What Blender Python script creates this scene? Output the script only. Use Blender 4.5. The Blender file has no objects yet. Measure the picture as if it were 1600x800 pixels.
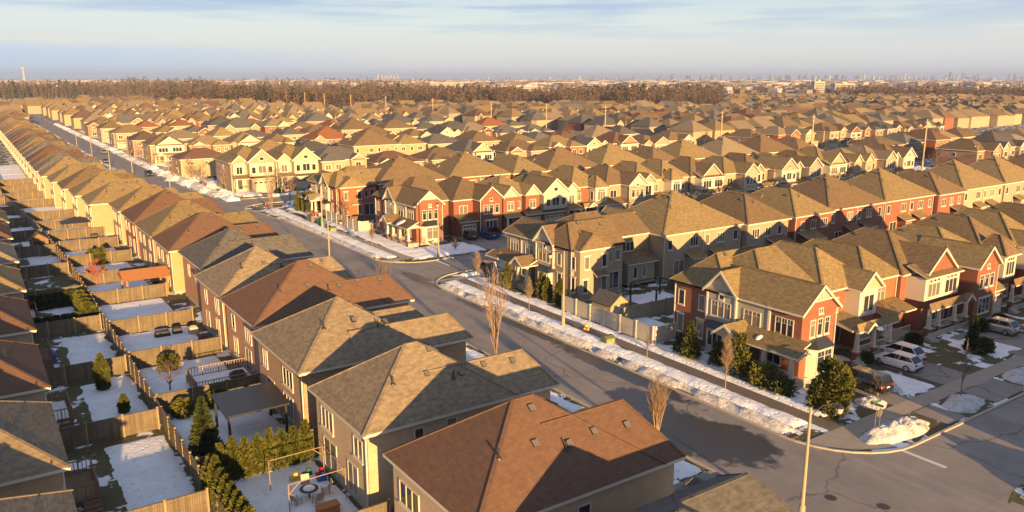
import bpy, math, random
from mathutils import Vector, noise as mnoise
R = math.radians
sc = bpy.context.scene
COL = sc.collection
rnd = random.Random(7)

# ------------------------------------------------------------------ camera, sky, sun, exposure
cam = bpy.data.objects.new('camera', bpy.data.cameras.new('camera'))
COL.objects.link(cam); sc.camera = cam
CX, CY, CZ = -51.03, -37.66, 28.0
HEAD = 34.4
cam.location = (CX, CY, CZ)
cam.rotation_euler = (R(90 - 12.637), 0, R(-HEAD))
cam.data.sensor_width = 36; cam.data.lens = 27.9
cam.data.clip_start = 0.5; cam.data.clip_end = 60000
SUN_EL = 8.6
SUN_AZ = -100.0            # direction TOWARDS the sun, measured from +X in the XY plane
sd = Vector((math.cos(R(SUN_EL))*math.cos(R(SUN_AZ)), math.cos(R(SUN_EL))*math.sin(R(SUN_AZ)), math.sin(R(SUN_EL))))
sun = bpy.data.objects.new('sun', bpy.data.lights.new('sun', 'SUN'))
COL.objects.link(sun)
sun.data.energy = 5.0; sun.data.angle = R(0.6); sun.data.color = (1.0, 0.60, 0.225)
sun.rotation_euler = sd.to_track_quat('Z', 'Y').to_euler()
wd = bpy.data.worlds.new('World'); sc.world = wd; wd.use_nodes = True
nt = wd.node_tree; nt.nodes.clear()
def WN(t): return nt.nodes.new(t)
out = WN('ShaderNodeOutputWorld'); bg = WN('ShaderNodeBackground'); sky = WN('ShaderNodeTexSky')
sky.sky_type = 'NISHITA'; sky.sun_disc = False; sky.sun_elevation = R(SUN_EL); sky.sun_rotation = R(90 - SUN_AZ)
sky.air_density = 1.0; sky.dust_density = 1.2; sky.ozone_density = 2.0
tc = WN('ShaderNodeTexCoord'); sep = WN('ShaderNodeSeparateXYZ')
nt.links.new(tc.outputs['Generated'], sep.inputs[0])
# thin high veil of cloud over the clear sky
veil = WN('ShaderNodeValToRGB'); nt.links.new(sep.outputs['Z'], veil.inputs[0])
el = veil.color_ramp.elements
el[0].position = 0.0; el[0].color = (7.3, 7.3, 7.9, 1)
el[1].position = 0.40; el[1].color = (3.0, 3.2, 3.9, 1)
e = el.new(0.12); e.color = (4.4, 5.9, 7.2, 1)
e = el.new(0.2); e.color = (3.9, 4.2, 4.9, 1)
e = el.new(0.03); e.color = (7.4, 7.4, 7.4, 1)
e = el.new(0.065); e.color = (6.9, 7.5, 7.5, 1)
mx = WN('ShaderNodeMix'); mx.data_type = 'RGBA'; mx.inputs[0].default_value = 0.72
nt.links.new(sky.outputs[0], mx.inputs[6]); nt.links.new(veil.outputs[0], mx.inputs[7])
mp = WN('ShaderNodeMapping'); mp.inputs['Scale'].default_value = (2.2, 2.2, 34)
nt.links.new(tc.outputs['Generated'], mp.inputs[0])
cn = WN('ShaderNodeTexNoise'); cn.inputs['Scale'].default_value = 1.7; cn.inputs['Detail'].default_value = 6; cn.inputs['Roughness'].default_value = .55
nt.links.new(mp.outputs[0], cn.inputs[0])
cr = WN('ShaderNodeValToRGB'); cr.color_ramp.elements[0].position = .46; cr.color_ramp.elements[1].position = .60
nt.links.new(cn.outputs[0], cr.inputs[0])
cm = WN('ShaderNodeMath'); cm.operation = 'MULTIPLY'; cm.inputs[1].default_value = .8
ez = WN('ShaderNodeMapRange'); ez.inputs[1].default_value = .035; ez.inputs[2].default_value = .10; nt.links.new(sep.outputs['Z'], ez.inputs[0])
nt.links.new(cr.outputs[0], cm.inputs[0]); cm2 = WN('ShaderNodeMath'); cm2.operation = 'MULTIPLY'; nt.links.new(cm.outputs[0], cm2.inputs[0]); nt.links.new(ez.outputs[0], cm2.inputs[1])
mx2 = WN('ShaderNodeMix'); mx2.data_type = 'RGBA'; nt.links.new(cm2.outputs[0], mx2.inputs[0]); nt.links.new(mx.outputs[2], mx2.inputs[6]); mx2.inputs[7].default_value = (2.7, 3.7, 5.8, 1)
# low blue cloud bank towards the left of the view
vd = WN('ShaderNodeVectorMath'); vd.operation = 'DOT_PRODUCT'; vd.inputs[1].default_value = (math.sin(R(-12)), math.cos(R(-12)), 0); nt.links.new(tc.outputs['Generated'], vd.inputs[0])
va = WN('ShaderNodeMapRange'); va.inputs[1].default_value = .78; va.inputs[2].default_value = .97; nt.links.new(vd.outputs['Value'], va.inputs[0])
vz = WN('ShaderNodeMath'); vz.operation = 'MULTIPLY_ADD'; vz.inputs[1].default_value = .016; nt.links.new(cn.outputs[0], vz.inputs[0]); nt.links.new(sep.outputs['Z'], vz.inputs[2])
ve = WN('ShaderNodeMapRange'); ve.inputs[1].default_value = .047; ve.inputs[2].default_value = .037; nt.links.new(vz.outputs[0], ve.inputs[0])
vm = WN('ShaderNodeMath'); vm.operation = 'MULTIPLY'; nt.links.new(va.outputs[0], vm.inputs[0]); nt.links.new(ve.outputs[0], vm.inputs[1])
vk = WN('ShaderNodeMath'); vk.operation = 'MULTIPLY'; vk.inputs[1].default_value = .85; nt.links.new(vm.outputs[0], vk.inputs[0])
mx3 = WN('ShaderNodeMix'); mx3.data_type = 'RGBA'; nt.links.new(vk.outputs[0], mx3.inputs[0]); nt.links.new(mx2.outputs[2], mx3.inputs[6]); mx3.inputs[7].default_value = (4.2, 5.6, 7.2, 1)
nt.links.new(mx3.outputs[2], bg.inputs[0]); bg.inputs[1].default_value = 0.05
nt.links.new(bg.outputs[0], out.inputs[0])
sc.view_settings.view_transform = 'Standard'; sc.view_settings.look = 'None'
sc.view_settings.exposure = 1.42; sc.view_settings.gamma = 1; sc.view_settings.use_curve_mapping = False
sc.cycles.max_bounces = 5; sc.cycles.volume_bounces = 0

# ------------------------------------------------------------------ materials
MATS = {}
class NT:
    def __init__(s, name):
        s.m = bpy.data.materials.new(name); s.m.use_nodes = True; s.t = s.m.node_tree
        s.b = s.t.nodes['Principled BSDF']; s.o = s.t.nodes['Material Output']
        MATS[name] = s.m
    def n(s, t, **k):
        x = s.t.nodes.new(t)
        for a, v in k.items():
            if a in x.inputs.keys(): x.inputs[a].default_value = v
            else: setattr(x, a, v)
        return x
    def l(s, a, b): s.t.links.new(a, b)
    def noise(s, scale, detail=3, vec=None, rough=.55):
        x = s.n('ShaderNodeTexNoise'); x.inputs['Scale'].default_value = scale; x.inputs['Detail'].default_value = detail; x.inputs['Roughness'].default_value = rough
        if vec is not None: s.l(vec, x.inputs[0])
        return x.outputs[0]
    def ramp(s, fac, stops):
        x = s.n('ShaderNodeValToRGB'); s.l(fac, x.inputs[0]); e = x.color_ramp.elements
        e[0].position, e[1].position = stops[0][0], stops[-1][0]
        e[0].color = (*stops[0][1], 1) if len(stops[0][1]) == 3 else stops[0][1]; e[1].color = (*stops[-1][1], 1)
        for p, c in stops[1:-1]: q = e.new(p); q.color = (*c, 1)
        return x.outputs[0]
    def mix(s, fac, a, b, mode='MIX'):
        x = s.n('ShaderNodeMix'); x.data_type = 'RGBA'; x.blend_type = mode
        for i, v in ((0, fac), (6, a), (7, b)):
            if isinstance(v, (int, float)): x.inputs[i].default_value = v
            elif isinstance(v, tuple): x.inputs[i].default_value = (*v, 1)
            else: s.l(v, x.inputs[i])
        return x.outputs[2]
    def coord(s, which='Object'): return s.n('ShaderNodeTexCoord').outputs[which]
    def pos(s): return s.n('ShaderNodeNewGeometry').outputs['Position']
    def bump(s, h, strength=.3, dist=.02):
        x = s.n('ShaderNodeBump'); x.inputs['Strength'].default_value = strength; x.inputs['Distance'].default_value = dist
        s.l(h, x.inputs['Height']); s.l(x.outputs[0], s.b.inputs['Normal'])
    def col(s, c):
        if isinstance(c, tuple): s.b.inputs['Base Color'].default_value = (*c, 1)
        else: s.l(c, s.b.inputs['Base Color'])
    def rough(s, v): s.b.inputs['Roughness'].default_value = v
def sh(c, k): return tuple(min(1, x*k) for x in c)
def plain(name, c, rough=.7, var=.18, scale=3, metal=0, bump=0):
    q = NT(name); f = q.noise(scale, 4, q.coord())
    q.col(q.mix(f, sh(c, 1-var), sh(c, 1+var))); q.rough(rough); q.b.inputs['Metallic'].default_value = metal
    if bump: q.bump(q.noise(scale*6, 3, q.coord()), bump, .03)
    return q.m
def facevec(q, zs=1.0):
    s = q.n('ShaderNodeSeparateXYZ'); q.l(q.coord(), s.inputs[0])
    a = q.n('ShaderNodeMath'); a.operation = 'ADD'; q.l(s.outputs[0], a.inputs[0]); q.l(s.outputs[1], a.inputs[1])
    z = q.n('ShaderNodeMath'); z.operation = 'MULTIPLY'; z.inputs[1].default_value = zs; q.l(s.outputs[2], z.inputs[0])
    c = q.n('ShaderNodeCombineXYZ'); q.l(a.outputs[0], c.inputs[0]); q.l(z.outputs[0], c.inputs[1]); return c.outputs[0]
def brick(name, c1, c2, mortar, bw=.30, bh=.10, zs=1.0, var=.15, bump=.25, rough=.85, ms=.012):
    q = NT(name); v = facevec(q, zs)
    b = q.n('ShaderNodeTexBrick'); q.l(v, b.inputs[0])
    b.inputs['Color1'].default_value = (*c1, 1); b.inputs['Color2'].default_value = (*c2, 1); b.inputs['Mortar'].default_value = (*mortar, 1)
    b.inputs['Scale'].default_value = 1; b.inputs['Brick Width'].default_value = bw; b.inputs['Row Height'].default_value = bh; b.inputs['Mortar Size'].default_value = ms; b.inputs['Bias'].default_value = 0
    f = q.noise(.9, 4, q.coord()); g = q.mix(f, (1-var,)*3, (1+var,)*3)
    q.col(q.mix(1.0, b.outputs[0], g, 'MULTIPLY')); q.rough(rough); q.bump(b.outputs['Fac'], -bump, .02)
    return q.m
def shingle(name, c, var=.32):
    q = NT(name); v = facevec(q, 1.7)
    b = q.n('ShaderNodeTexBrick'); q.l(v, b.inputs[0])
    b.inputs['Color1'].default_value = (*sh(c, .93), 1); b.inputs['Color2'].default_value = (*sh(c, 1.07), 1); b.inputs['Mortar'].default_value = (*sh(c, .84), 1)
    b.inputs['Scale'].default_value = 1; b.inputs['Brick Width'].default_value = .33; b.inputs['Row Height'].default_value = .2; b.inputs['Mortar Size'].default_value = .012
    mp = q.n('ShaderNodeMapping'); mp.inputs['Scale'].default_value = (1, 1, 3.0); q.l(q.coord(), mp.inputs[0])
    f = q.noise(1.9, 5, mp.outputs[0], .62); oi = q.n('ShaderNodeObjectInfo')
    g = q.ramp(f, [(.3, (1-var,)*3), (.7, (1+var,)*3)])
    k = q.mix(oi.outputs['Random'], (.88, .88, .88), (1.1, 1.1, 1.1))
    q.col(q.mix(1.0, q.mix(1.0, b.outputs[0], g, 'MULTIPLY'), k, 'MULTIPLY')); q.rough(.92); q.b.inputs['Specular IOR Level'].default_value = .25
    q.bump(b.outputs['Fac'], -.35, .03)
    return q.m
SH = {'grey': shingle('shingle_grey', (.225, .178, .122)), 'olive': shingle('shingle_olive', (.215, .16, .08)), 'redbrown': shingle('shingle_redbrown', (.138, .080, .054), .16),
      'slate': shingle('shingle_slate', (.125, .118, .108)), 'brown': shingle('shingle_brown', (.165, .115, .066)), 'tan': shingle('shingle_tan', (.245, .178, .088)), 'rust': shingle('shingle_rust', (.24, .10, .045), .12),
      'dark': shingle('shingle_dark', (.095, .09, .085)), 'green': shingle('shingle_green', (.22, .25, .08))}
WL = {'stone': brick('brick_warm_stone', (.43, .32, .20), (.50, .38, .25), (.42, .34, .25)), 'umber': brick('brick_umber', (.30, .165, .09), (.42, .25, .145), (.38, .3, .22)), 'salmon': brick('brick_salmon', (.40, .19, .10), (.46, .23, .13), (.38, .27, .19)),
      'red': brick('brick_red', (.20, .06, .031), (.255, .08, .042), (.20, .125, .09)), 'orange': brick('brick_orange', (.34, .078, .026), (.40, .10, .036), (.30, .16, .10)),
      'beige': brick('brick_beige', (.29, .225, .155), (.34, .27, .19), (.32, .275, .22)), 'cream': brick('brick_cream', (.34, .265, .18), (.39, .31, .215), (.36, .30, .23), .38, .16),
      'brown': brick('brick_brown', (.22, .125, .075), (.33, .20, .125), (.34, .28, .22)), 'tan': brick('brick_tan', (.36, .25, .135), (.41, .30, .165), (.38, .30, .21)),
      'pink': brick('brick_pink', (.29, .145, .09), (.34, .18, .12), (.32, .24, .19)), 'grey': brick('brick_grey', (.24, .205, .17), (.29, .25, .21), (.3, .27, .24))}
def siding(name, c): return brick(name, sh(c, .97), sh(c, 1.03), sh(c, .72), 6.0, .2, 1, .06, .4, .6, .012)
SD = {'white': siding('siding_white', (.47, .42, .35)), 'greige': siding('siding_greige', (.36, .335, .29)), 'cream': siding('siding_cream', (.44, .36, .25))}
M = {}
M['trim'] = plain('trim_white', (.56, .52, .45), .5, .05)
M['soffit'] = plain('trim_soffit', (.60, .56, .48), .6, .06)
M['conc'] = plain('concrete', (.36, .33, .29), .85, .15, 1.5)
M['metal'] = plain('metal_dark', (.035, .036, .04), .45, .1, 3, .3)
M['galv'] = plain('metal_vent', (.17, .155, .135), .5, .1, 3, .3)
M['slatey'] = plain('metal_roof_dark', (.035, .04, .05), .4, .2, 2, .2)
M['wood'] = brick('fence_wood', (.115, .09, .06), (.17, .135, .09), (.055, .045, .033), .15, 9.0, 1, .5, .5, .85, .012)
M['woodg'] = brick('fence_wood_grey', (.30, .25, .18), (.36, .30, .22), (.14, .11, .08), .15, 9.0, 1, .25, .5, .85, .012)
M['pvc'] = brick('fence_light', (.46, .42, .35), (.50, .46, .39), (.25, .22, .19), .2, 9.0, 1, .1, .5, .7, .014)
M['post'] = plain('post_wood', (.30, .22, .13), .85, .25)
M['pole'] = plain('pole_concrete', (.34, .285, .20), .8, .12)
M['tallpole'] = plain('pole_timber', (.40, .31, .19), .8, .12)
M['deck'] = plain('deck_wood', (.20, .12, .07), .8, .3, 2)
M['orangewood'] = plain('stained_wood', (.42, .17, .05), .7, .2)
M['garage'] = brick('garage_door', (.50, .43, .33), (.52, .45, .35), (.30, .26, .2), .9, .5, 1, .05, .5, .5, .02)
M['door'] = plain('door_paint', (.06, .05, .05), .4, .2)
M['tyre'] = plain('tyre_rubber', (.02, .02, .02), .8, .1)
M['rim'] = plain('rim_alloy', (.45, .45, .46), .3, .1, 3, .9)
M['red'] = plain('red_plastic', (.45, .02, .015), .35, .1)
M['blue'] = plain('blue_tarp', (.02, .10, .42), .5, .25)
M['green'] = plain('green_paint', (.03, .12, .05), .6, .15)
M['utilgreen'] = plain('utility_green', (.10, .13, .06), .6, .15)
M['utilpale'] = plain('utility_pale', (.24, .24, .10), .6, .1)
M['yellow'] = plain('yellow_plastic', (.6, .42, .05), .5, .1)
M['black'] = plain('black_cover', (.03, .028, .027), .6, .2)
M['line'] = plain('paint_line', (.62, .58, .5), .7, .2, 6)
M['stone'] = plain('stone', (.34, .29, .22), .9, .3, 5)
M['iron'] = plain('manhole_iron', (.05, .04, .04), .6, .2)
M['plate'] = plain('plate_white', (.7, .7, .7), .5, .05)
M['canvas'] = plain('chair_canvas', (.42, .36, .27), .8, .1)
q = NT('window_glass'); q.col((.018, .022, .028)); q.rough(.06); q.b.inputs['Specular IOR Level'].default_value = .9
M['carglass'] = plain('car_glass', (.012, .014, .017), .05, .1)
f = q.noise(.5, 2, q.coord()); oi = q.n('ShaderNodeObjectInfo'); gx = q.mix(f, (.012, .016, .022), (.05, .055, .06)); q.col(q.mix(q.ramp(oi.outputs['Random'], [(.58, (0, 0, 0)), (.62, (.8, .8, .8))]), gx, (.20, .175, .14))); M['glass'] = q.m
def paint(name, c, metal=.2):
    q = NT(name); q.col(c); q.rough(.22); q.b.inputs['Metallic'].default_value = metal; q.b.inputs['Coat Weight'].default_value = .8; q.b.inputs['Coat Roughness'].default_value = .06; return q.m
CP = {'white': paint('paint_white', (.72, .71, .69), 0), 'black': paint('paint_black', (.018, .018, .02)), 'blue': paint('paint_blue', (.015, .04, .20)), 'grey': paint('paint_grey', (.16, .16, .17), .4), 'teal': paint('paint_dark_green', (.02, .035, .035), .3), 'silver': paint('paint_silver', (.42, .42, .42), .6), 'red': paint('paint_red', (.3, .02, .02))}
# snow, grass, road
q = NT('snow'); v = q.pos(); f = q.noise(.55, 6, v, .6); f2 = q.noise(7, 5, v, .7)
d = q.ramp(f, [(.40, (.86, .88, .92)), (.72, (.74, .74, .76))]); q.col(q.mix(q.ramp(f2, [(.52, (0, 0, 0)), (.8, (.35, .35, .35))]), d, (.45, .40, .34))); q.rough(.75)
q.b.inputs['Subsurface Weight'].default_value = 0; vo = q.n('ShaderNodeTexVoronoi'); vo.inputs['Scale'].default_value = 1.7; q.l(v, vo.inputs[0]); hb = q.mix(.45, q.noise(3, 6, v, .65), q.ramp(vo.outputs['Distance'], [(.12, (0, 0, 0)), (.3, (1, 1, 1))])); q.bump(hb, .8, .22); M['snow'] = q.m
q = NT('snow_dirty'); v = q.pos(); f2 = q.noise(2.2, 6, v, .7)
q.col(q.ramp(f2, [(.34, (.26, .22, .18)), (.48, (.62, .58, .54)), (.62, (.80, .79, .79))])); q.rough(.8); q.bump(q.noise(5, 5, v, .7), .8, .3); M['dirtysnow'] = q.m
q = NT('ground_turf'); v = q.pos(); f = q.noise(.35, 6, v, .62); f2 = q.noise(3.5, 5, v, .7)
g = q.ramp(f2, [(.3, (.045, .045, .015)), (.55, (.10, .085, .035)), (.8, (.17, .135, .065))])
q.col(q.mix(q.ramp(f, [(.535, (0, 0, 0)), (.56, (1, 1, 1))]), g, (.80, .82, .86))); q.rough(.9); q.bump(f2, .5, .08); M['turf'] = q.m
q = NT('ground_grass'); v = q.pos(); f2 = q.noise(3.5, 5, v, .7)
q.col(q.ramp(f2, [(.3, (.04, .045, .014)), (.55, (.09, .08, .03)), (.8, (.16, .125, .055))])); q.rough(.9); q.bump(f2, .6, .08); M['grass'] = q.m
q = NT('ground_far'); v = q.pos(); f = q.noise(.0016, 6, v, .6); f2 = q.noise(.012, 5, v, .7)
g = q.ramp(f2, [(.35, (.05, .042, .035)), (.5, (.12, .095, .07)), (.62, (.20, .17, .13)), (.72, (.5, .48, .48))])
q.col(q.mix(q.ramp(f, [(.42, (0, 0, 0)), (.6, (1, 1, 1))]), g, (.06, .05, .045))); q.rough(.95); M['farland'] = q.m
q = NT('snow_pile_crust'); v = q.pos(); f2 = q.noise(1.3, 7, v, .72)
q.col(q.ramp(f2, [(.34, (.40, .36, .32)), (.46, (.66, .64, .63)), (.60, (.78, .79, .82))])); q.rough(.8); q.bump(q.noise(5, 6, v, .75), .9, .3); M['pilesnow'] = q.m
def asphalt(name, wet):
    q = NT(name); v = q.pos(); f = q.noise(.25, 5, v, .6); f2 = q.noise(30, 3, v, .6)
    c = q.ramp(f, [(.35, (.205, .18, .165)), (.65, (.285, .25, .225))]); c = q.mix(.25, c, q.ramp(f2, [(.3, (.13, .12, .11)), (.7, (.3, .27, .25))]))
    tm = q.n('ShaderNodeMapping'); tm.inputs['Scale'].default_value = (1.1, .035, 1); q.l(v, tm.inputs[0]); ft = q.noise(1.0, 4, tm.outputs[0], .6)
    c = q.mix(q.ramp(ft, [(.52, (0, 0, 0)), (.66, (.35, .35, .35))]), c, (.33, .30, .28)); c = q.mix(q.ramp(q.noise(.9, 5, v, .65), [(.58, (0, 0, 0)), (.72, (.35, .35, .35))]), c, (.12, .11, .10))
    rr = None
    # long tar-sealed cracks
    w = q.n('ShaderNodeTexVoronoi'); w.feature = 'DISTANCE_TO_EDGE'; w.inputs['Scale'].default_value = .07
    vm = q.n('ShaderNodeMix'); vm.data_type = 'VECTOR'; vm.inputs[0].default_value = .06; q.l(v, vm.inputs[4])
    nn = q.n('ShaderNodeTexNoise'); nn.inputs['Scale'].default_value = .35; nn.inputs['Detail'].default_value = 4; q.l(v, nn.inputs[0])
    sc_ = q.n('ShaderNodeVectorMath'); sc_.operation = 'SCALE'; sc_.inputs['Scale'].default_value = 40; q.l(nn.outputs['Color'], sc_.inputs[0]); q.l(sc_.outputs[0], vm.inputs[5])
    q.l(vm.outputs[1], w.inputs[0])
    c = q.mix(q.ramp(w.outputs['Distance'], [(.0, (.6, .6, .6)), (.006, (0, 0, 0))]), c, (.035, .033, .032))
    if wet:
        sp = q.n('ShaderNodeSeparateXYZ'); q.l(v, sp.inputs[0])
        def blob(cx, cy, rx, ry):
            m = q.n('ShaderNodeMapping'); m.vector_type = 'TEXTURE'; m.inputs['Location'].default_value = (cx, cy, 0); m.inputs['Scale'].default_value = (rx, ry, 1e6); q.l(v, m.inputs[0])
            g_ = q.n('ShaderNodeVectorMath'); g_.operation = 'LENGTH'; q.l(m.outputs[0], g_.inputs[0]); return g_.outputs['Value']
        cur = None
        for b in wet:
            o = blob(*b)
            if cur is None: cur = o
            else:
                mm = q.n('ShaderNodeMath'); mm.operation = 'MINIMUM'; q.l(cur, mm.inputs[0]); q.l(o, mm.inputs[1]); cur = mm.outputs[0]
        wn = q.noise(.8, 6, v, .65); ad = q.n('ShaderNodeMath'); ad.operation = 'MULTIPLY_ADD'; q.l(wn, ad.inputs[0]); ad.inputs[1].default_value = 1.3; q.l(cur, ad.inputs[2])
        wf = q.ramp(ad.outputs[0], [(0, (1, 1, 1)), (1, (0, 0, 0))])
        sb = q.n('ShaderNodeMapRange'); sb.inputs[1].default_value = 1.50; sb.inputs[2].default_value = 1.68; sb.inputs[3].default_value = 1; sb.inputs[4].default_value = 0; q.l(ad.outputs[0], sb.inputs[0])
        c = q.mix(sb.outputs[0], c, (.035, .033, .034))
        rm = q.n('ShaderNodeMapRange'); rm.inputs[3].default_value = .85; rm.inputs[4].default_value = .28; q.l(sb.outputs[0], rm.inputs[0]); q.l(rm.outputs[0], q.b.inputs['Roughness'])
    else: q.rough(.85)
    q.col(c); q.bump(f2, .25, .01); return q.m
M['road'] = asphalt('asphalt', [(-5.6, 3.2, 3.4, 6.0), (-4.2, .5, 3.2, 4.6), (-1.0, 17, 1.2, 10.5), (-4.3, 10, 2.2, 4), (-.6, 36, .8, 14), (.1, 60, 1.2, 6)])
M['drive'] = asphalt('asphalt_drive', None)
M['walk'] = plain('sidewalk_concrete', (.33, .28, .225), .85, .22, .9)
M['kerb'] = plain('kerb_concrete', (.42, .36, .29), .85, .2, .8)
M['wetwalk'] = plain('sidewalk_wet', (.17, .13, .10), .6, .3, .6)
def leafmat(name, a, b, c):
    q = NT(name); f = q.noise(1.6, 4, q.coord()); oi = q.n('ShaderNodeObjectInfo')
    q.col(q.mix(1.0, q.ramp(f, [(.3, a), (.55, b), (.75, c)]), q.mix(oi.outputs['Random'], (.8, .85, .8), (1.15, 1.1, 1)), 'MULTIPLY')); q.rough(.8)
    q.b.inputs['Specular IOR Level'].default_value = .2; return q.m
M['cedar'] = leafmat('foliage_cedar', (.05, .06, .012), (.085, .09, .016), (.13, .12, .022))
M['spruce'] = leafmat('foliage_spruce', (.035, .05, .018), (.06, .075, .022), (.10, .10, .03))
M['pine'] = leafmat('foliage_pine', (.06, .07, .015), (.11, .11, .02), (.16, .14, .03))
M['bark'] = plain('bark', (.22, .165, .12), .9, .2)
M['twig'] = plain('bark_twig', (.235, .165, .125), .9, .2)
M['twigpale'] = plain('bark_twig_pale', (.31, .22, .14), .9, .2)
M['twigdark'] = plain('bark_twig_dark', (.10, .07, .06), .9, .2)
M['redtwig'] = plain('twig_red', (.36, .12, .11), .9, .2)
q = NT('woods_bark'); f = q.noise(.02, 4, q.pos()); f2 = q.noise(.15, 3, q.pos()); q.col(q.mix(f2, q.ramp(f, [(.35, (.15, .10, .066)), (.65, (.22, .15, .10))]), (.11, .078, .055))); q.rough(.95); M['woods'] = q.m
M['woodsgreen'] = plain('woods_pine', (.05, .06, .02), .95, .3, .05)
M['citywhite'] = plain('city_pale', (.42, .38, .36), .9, .1); M['citytan'] = plain('city_tan', (.24, .19, .165), .9, .2); M['citygrey'] = plain('city_grey', (.15, .145, .16), .9, .2)

# ------------------------------------------------------------------ mesh helpers
class MB:
    def __init__(s): s.v = []; s.f = []; s.m = []
    def face(s, pts, mat=0):
        i = len(s.v); s.v += [tuple(p) for p in pts]; s.f.append(tuple(range(i, i+len(pts)))); s.m.append(mat)
    def solid(s, pts, faces, mat=0, mats=None):
        i = len(s.v); s.v += [tuple(p) for p in pts]
        for k, f in enumerate(faces): s.f.append(tuple(i+j for j in f)); s.m.append(mats[k] if mats else mat)
    def box(s, x0, y0, z0, x1, y1, z1, mat=0):
        if x0 > x1: x0, x1 = x1, x0
        if y0 > y1: y0, y1 = y1, y0
        p = [(x0,y0,z0),(x1,y0,z0),(x1,y1,z0),(x0,y1,z0),(x0,y0,z1),(x1,y0,z1),(x1,y1,z1),(x0,y1,z1)]
        s.solid(p, [(3,2,1,0),(4,5,6,7),(0,1,5,4),(1,2,6,5),(2,3,7,6),(3,0,4,7)], mat)
    def bar(s, a, b, w, h=None, mat=0):      # rectangular bar between two points
        a, b = Vector(a), Vector(b); h = h or w; d = (b-a).normalized(); u = Vector((0,0,1)) if abs(d.z) < .95 else Vector((1,0,0))
        r = d.cross(u).normalized()*w/2; t = r.cross(d).normalized()*h/2
        p = [a-r-t, a+r-t, a+r+t, a-r+t, b-r-t, b+r-t, b+r+t, b-r+t]
        s.solid(p, [(0,1,2,3),(7,6,5,4),(0,4,5,1),(1,5,6,2),(2,6,7,3),(3,7,4,0)], mat)
    def tube(s, pts, rad, n=6, mat=0, cap=True):
        pts = [Vector(p) for p in pts]; i0 = len(s.v)
        for k, p in enumerate(pts):
            d = (pts[min(k+1, len(pts)-1)] - pts[max(k-1, 0)]).normalized(); u = Vector((0,0,1)) if abs(d.z) < .9 else Vector((1,0,0))
            x = d.cross(u).normalized(); y = x.cross(d).normalized(); r = rad[k] if isinstance(rad, (list, tuple)) else rad
            for j in range(n):
                a = 2*math.pi*j/n; s.v.append(tuple(p + x*math.cos(a)*r + y*math.sin(a)*r))
        for k in range(len(pts)-1):
            for j in range(n):
                a = i0+k*n+j; b = i0+k*n+(j+1) % n; s.f.append((a, b, b+n, a+n)); s.m.append(mat)
        if cap:
            s.f.append(tuple(i0+j for j in range(n))); s.m.append(mat); e = i0+(len(pts)-1)*n; s.f.append(tuple(e+j for j in reversed(range(n)))); s.m.append(mat)
    def lathe(s, prof, cx=0, cy=0, n=12, mat=0, sx=1, sy=1):
        i0 = len(s.v)
        for r, z in prof:
            for j in range(n): a = 2*math.pi*j/n; s.v.append((cx+r*sx*math.cos(a), cy+r*sy*math.sin(a), z))
        for k in range(len(prof)-1):
            for j in range(n):
                a = i0+k*n+j; b = i0+k*n+(j+1) % n; s.f.append((a, b, b+n, a+n)); s.m.append(mat)
        s.f.append(tuple(i0+j for j in reversed(range(n)))); s.m.append(mat); e = i0+(len(prof)-1)*n; s.f.append(tuple(e+j for j in range(n))); s.m.append(mat)
    def mirror(s, W):
        s.v = [(W-x, y, z) for x, y, z in s.v]; s.f = [tuple(reversed(f)) for f in s.f]
    def mesh(s, name, mats, smooth=False):
        me = bpy.data.meshes.new(name); me.from_pydata(s.v, [], s.f)
        for m in mats: me.materials.append(m)
        me.polygons.foreach_set('material_index', [min(x, len(mats)-1) for x in s.m])
        if smooth: me.polygons.foreach_set('use_smooth', [True]*len(s.f))
        me.update(); return me
    def obj(s, name, mats, parent=None, smooth=False, loc=None):
        if not isinstance(mats, (list, tuple)): mats = [mats]
        return link(name, s.mesh(name, mats, smooth), parent, loc)
def link(name, me, parent=None, loc=None, rz=0):
    o = bpy.data.objects.new(name, me); COL.objects.link(o)
    if parent is not None: o.parent = parent
    if loc is not None: o.location = loc
    if rz: o.rotation_euler = (0, 0, rz)
    return o
def tag(o, label=None, cat=None, group=None, kind=None):
    if label: o['label'] = label
    if cat: o['category'] = cat
    if group: o['group'] = group
    if kind: o['kind'] = kind
    return o
def empty(name, loc=(0,0,0), rz=0):
    return link(name, None, None, loc, rz)
CHILD = {}; LAST = []
def copy_tree(o, loc=None, rz=None, parent=None, top=True):      # a thing with its parts and sub-parts
    if top: LAST.clear()
    c = o.copy(); COL.objects.link(c); LAST.append(c)
    if parent is not None: c.parent = parent
    if loc is not None: c.location = loc
    if rz is not None: c.rotation_euler = (0, 0, rz)
    ks = CHILD.get(o.name)
    if ks is None: ks = list(o.children); CHILD[o.name] = ks
    for k in ks: copy_tree(k, parent=c, top=False)
    return c
def struct(name, mb, mats): return tag(mb.obj(name, mats), kind='structure')
def sheet(name, polys, mat, z, kind='structure'):
    mb = MB()
    for p in polys: mb.face([(x, y, z) for x, y in p])
    return tag(mb.obj(name, mat), kind=kind)
def rect(x0, y0, x1, y1): return [(x0, y0), (x1, y0), (x1, y1), (x0, y1)]

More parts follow.
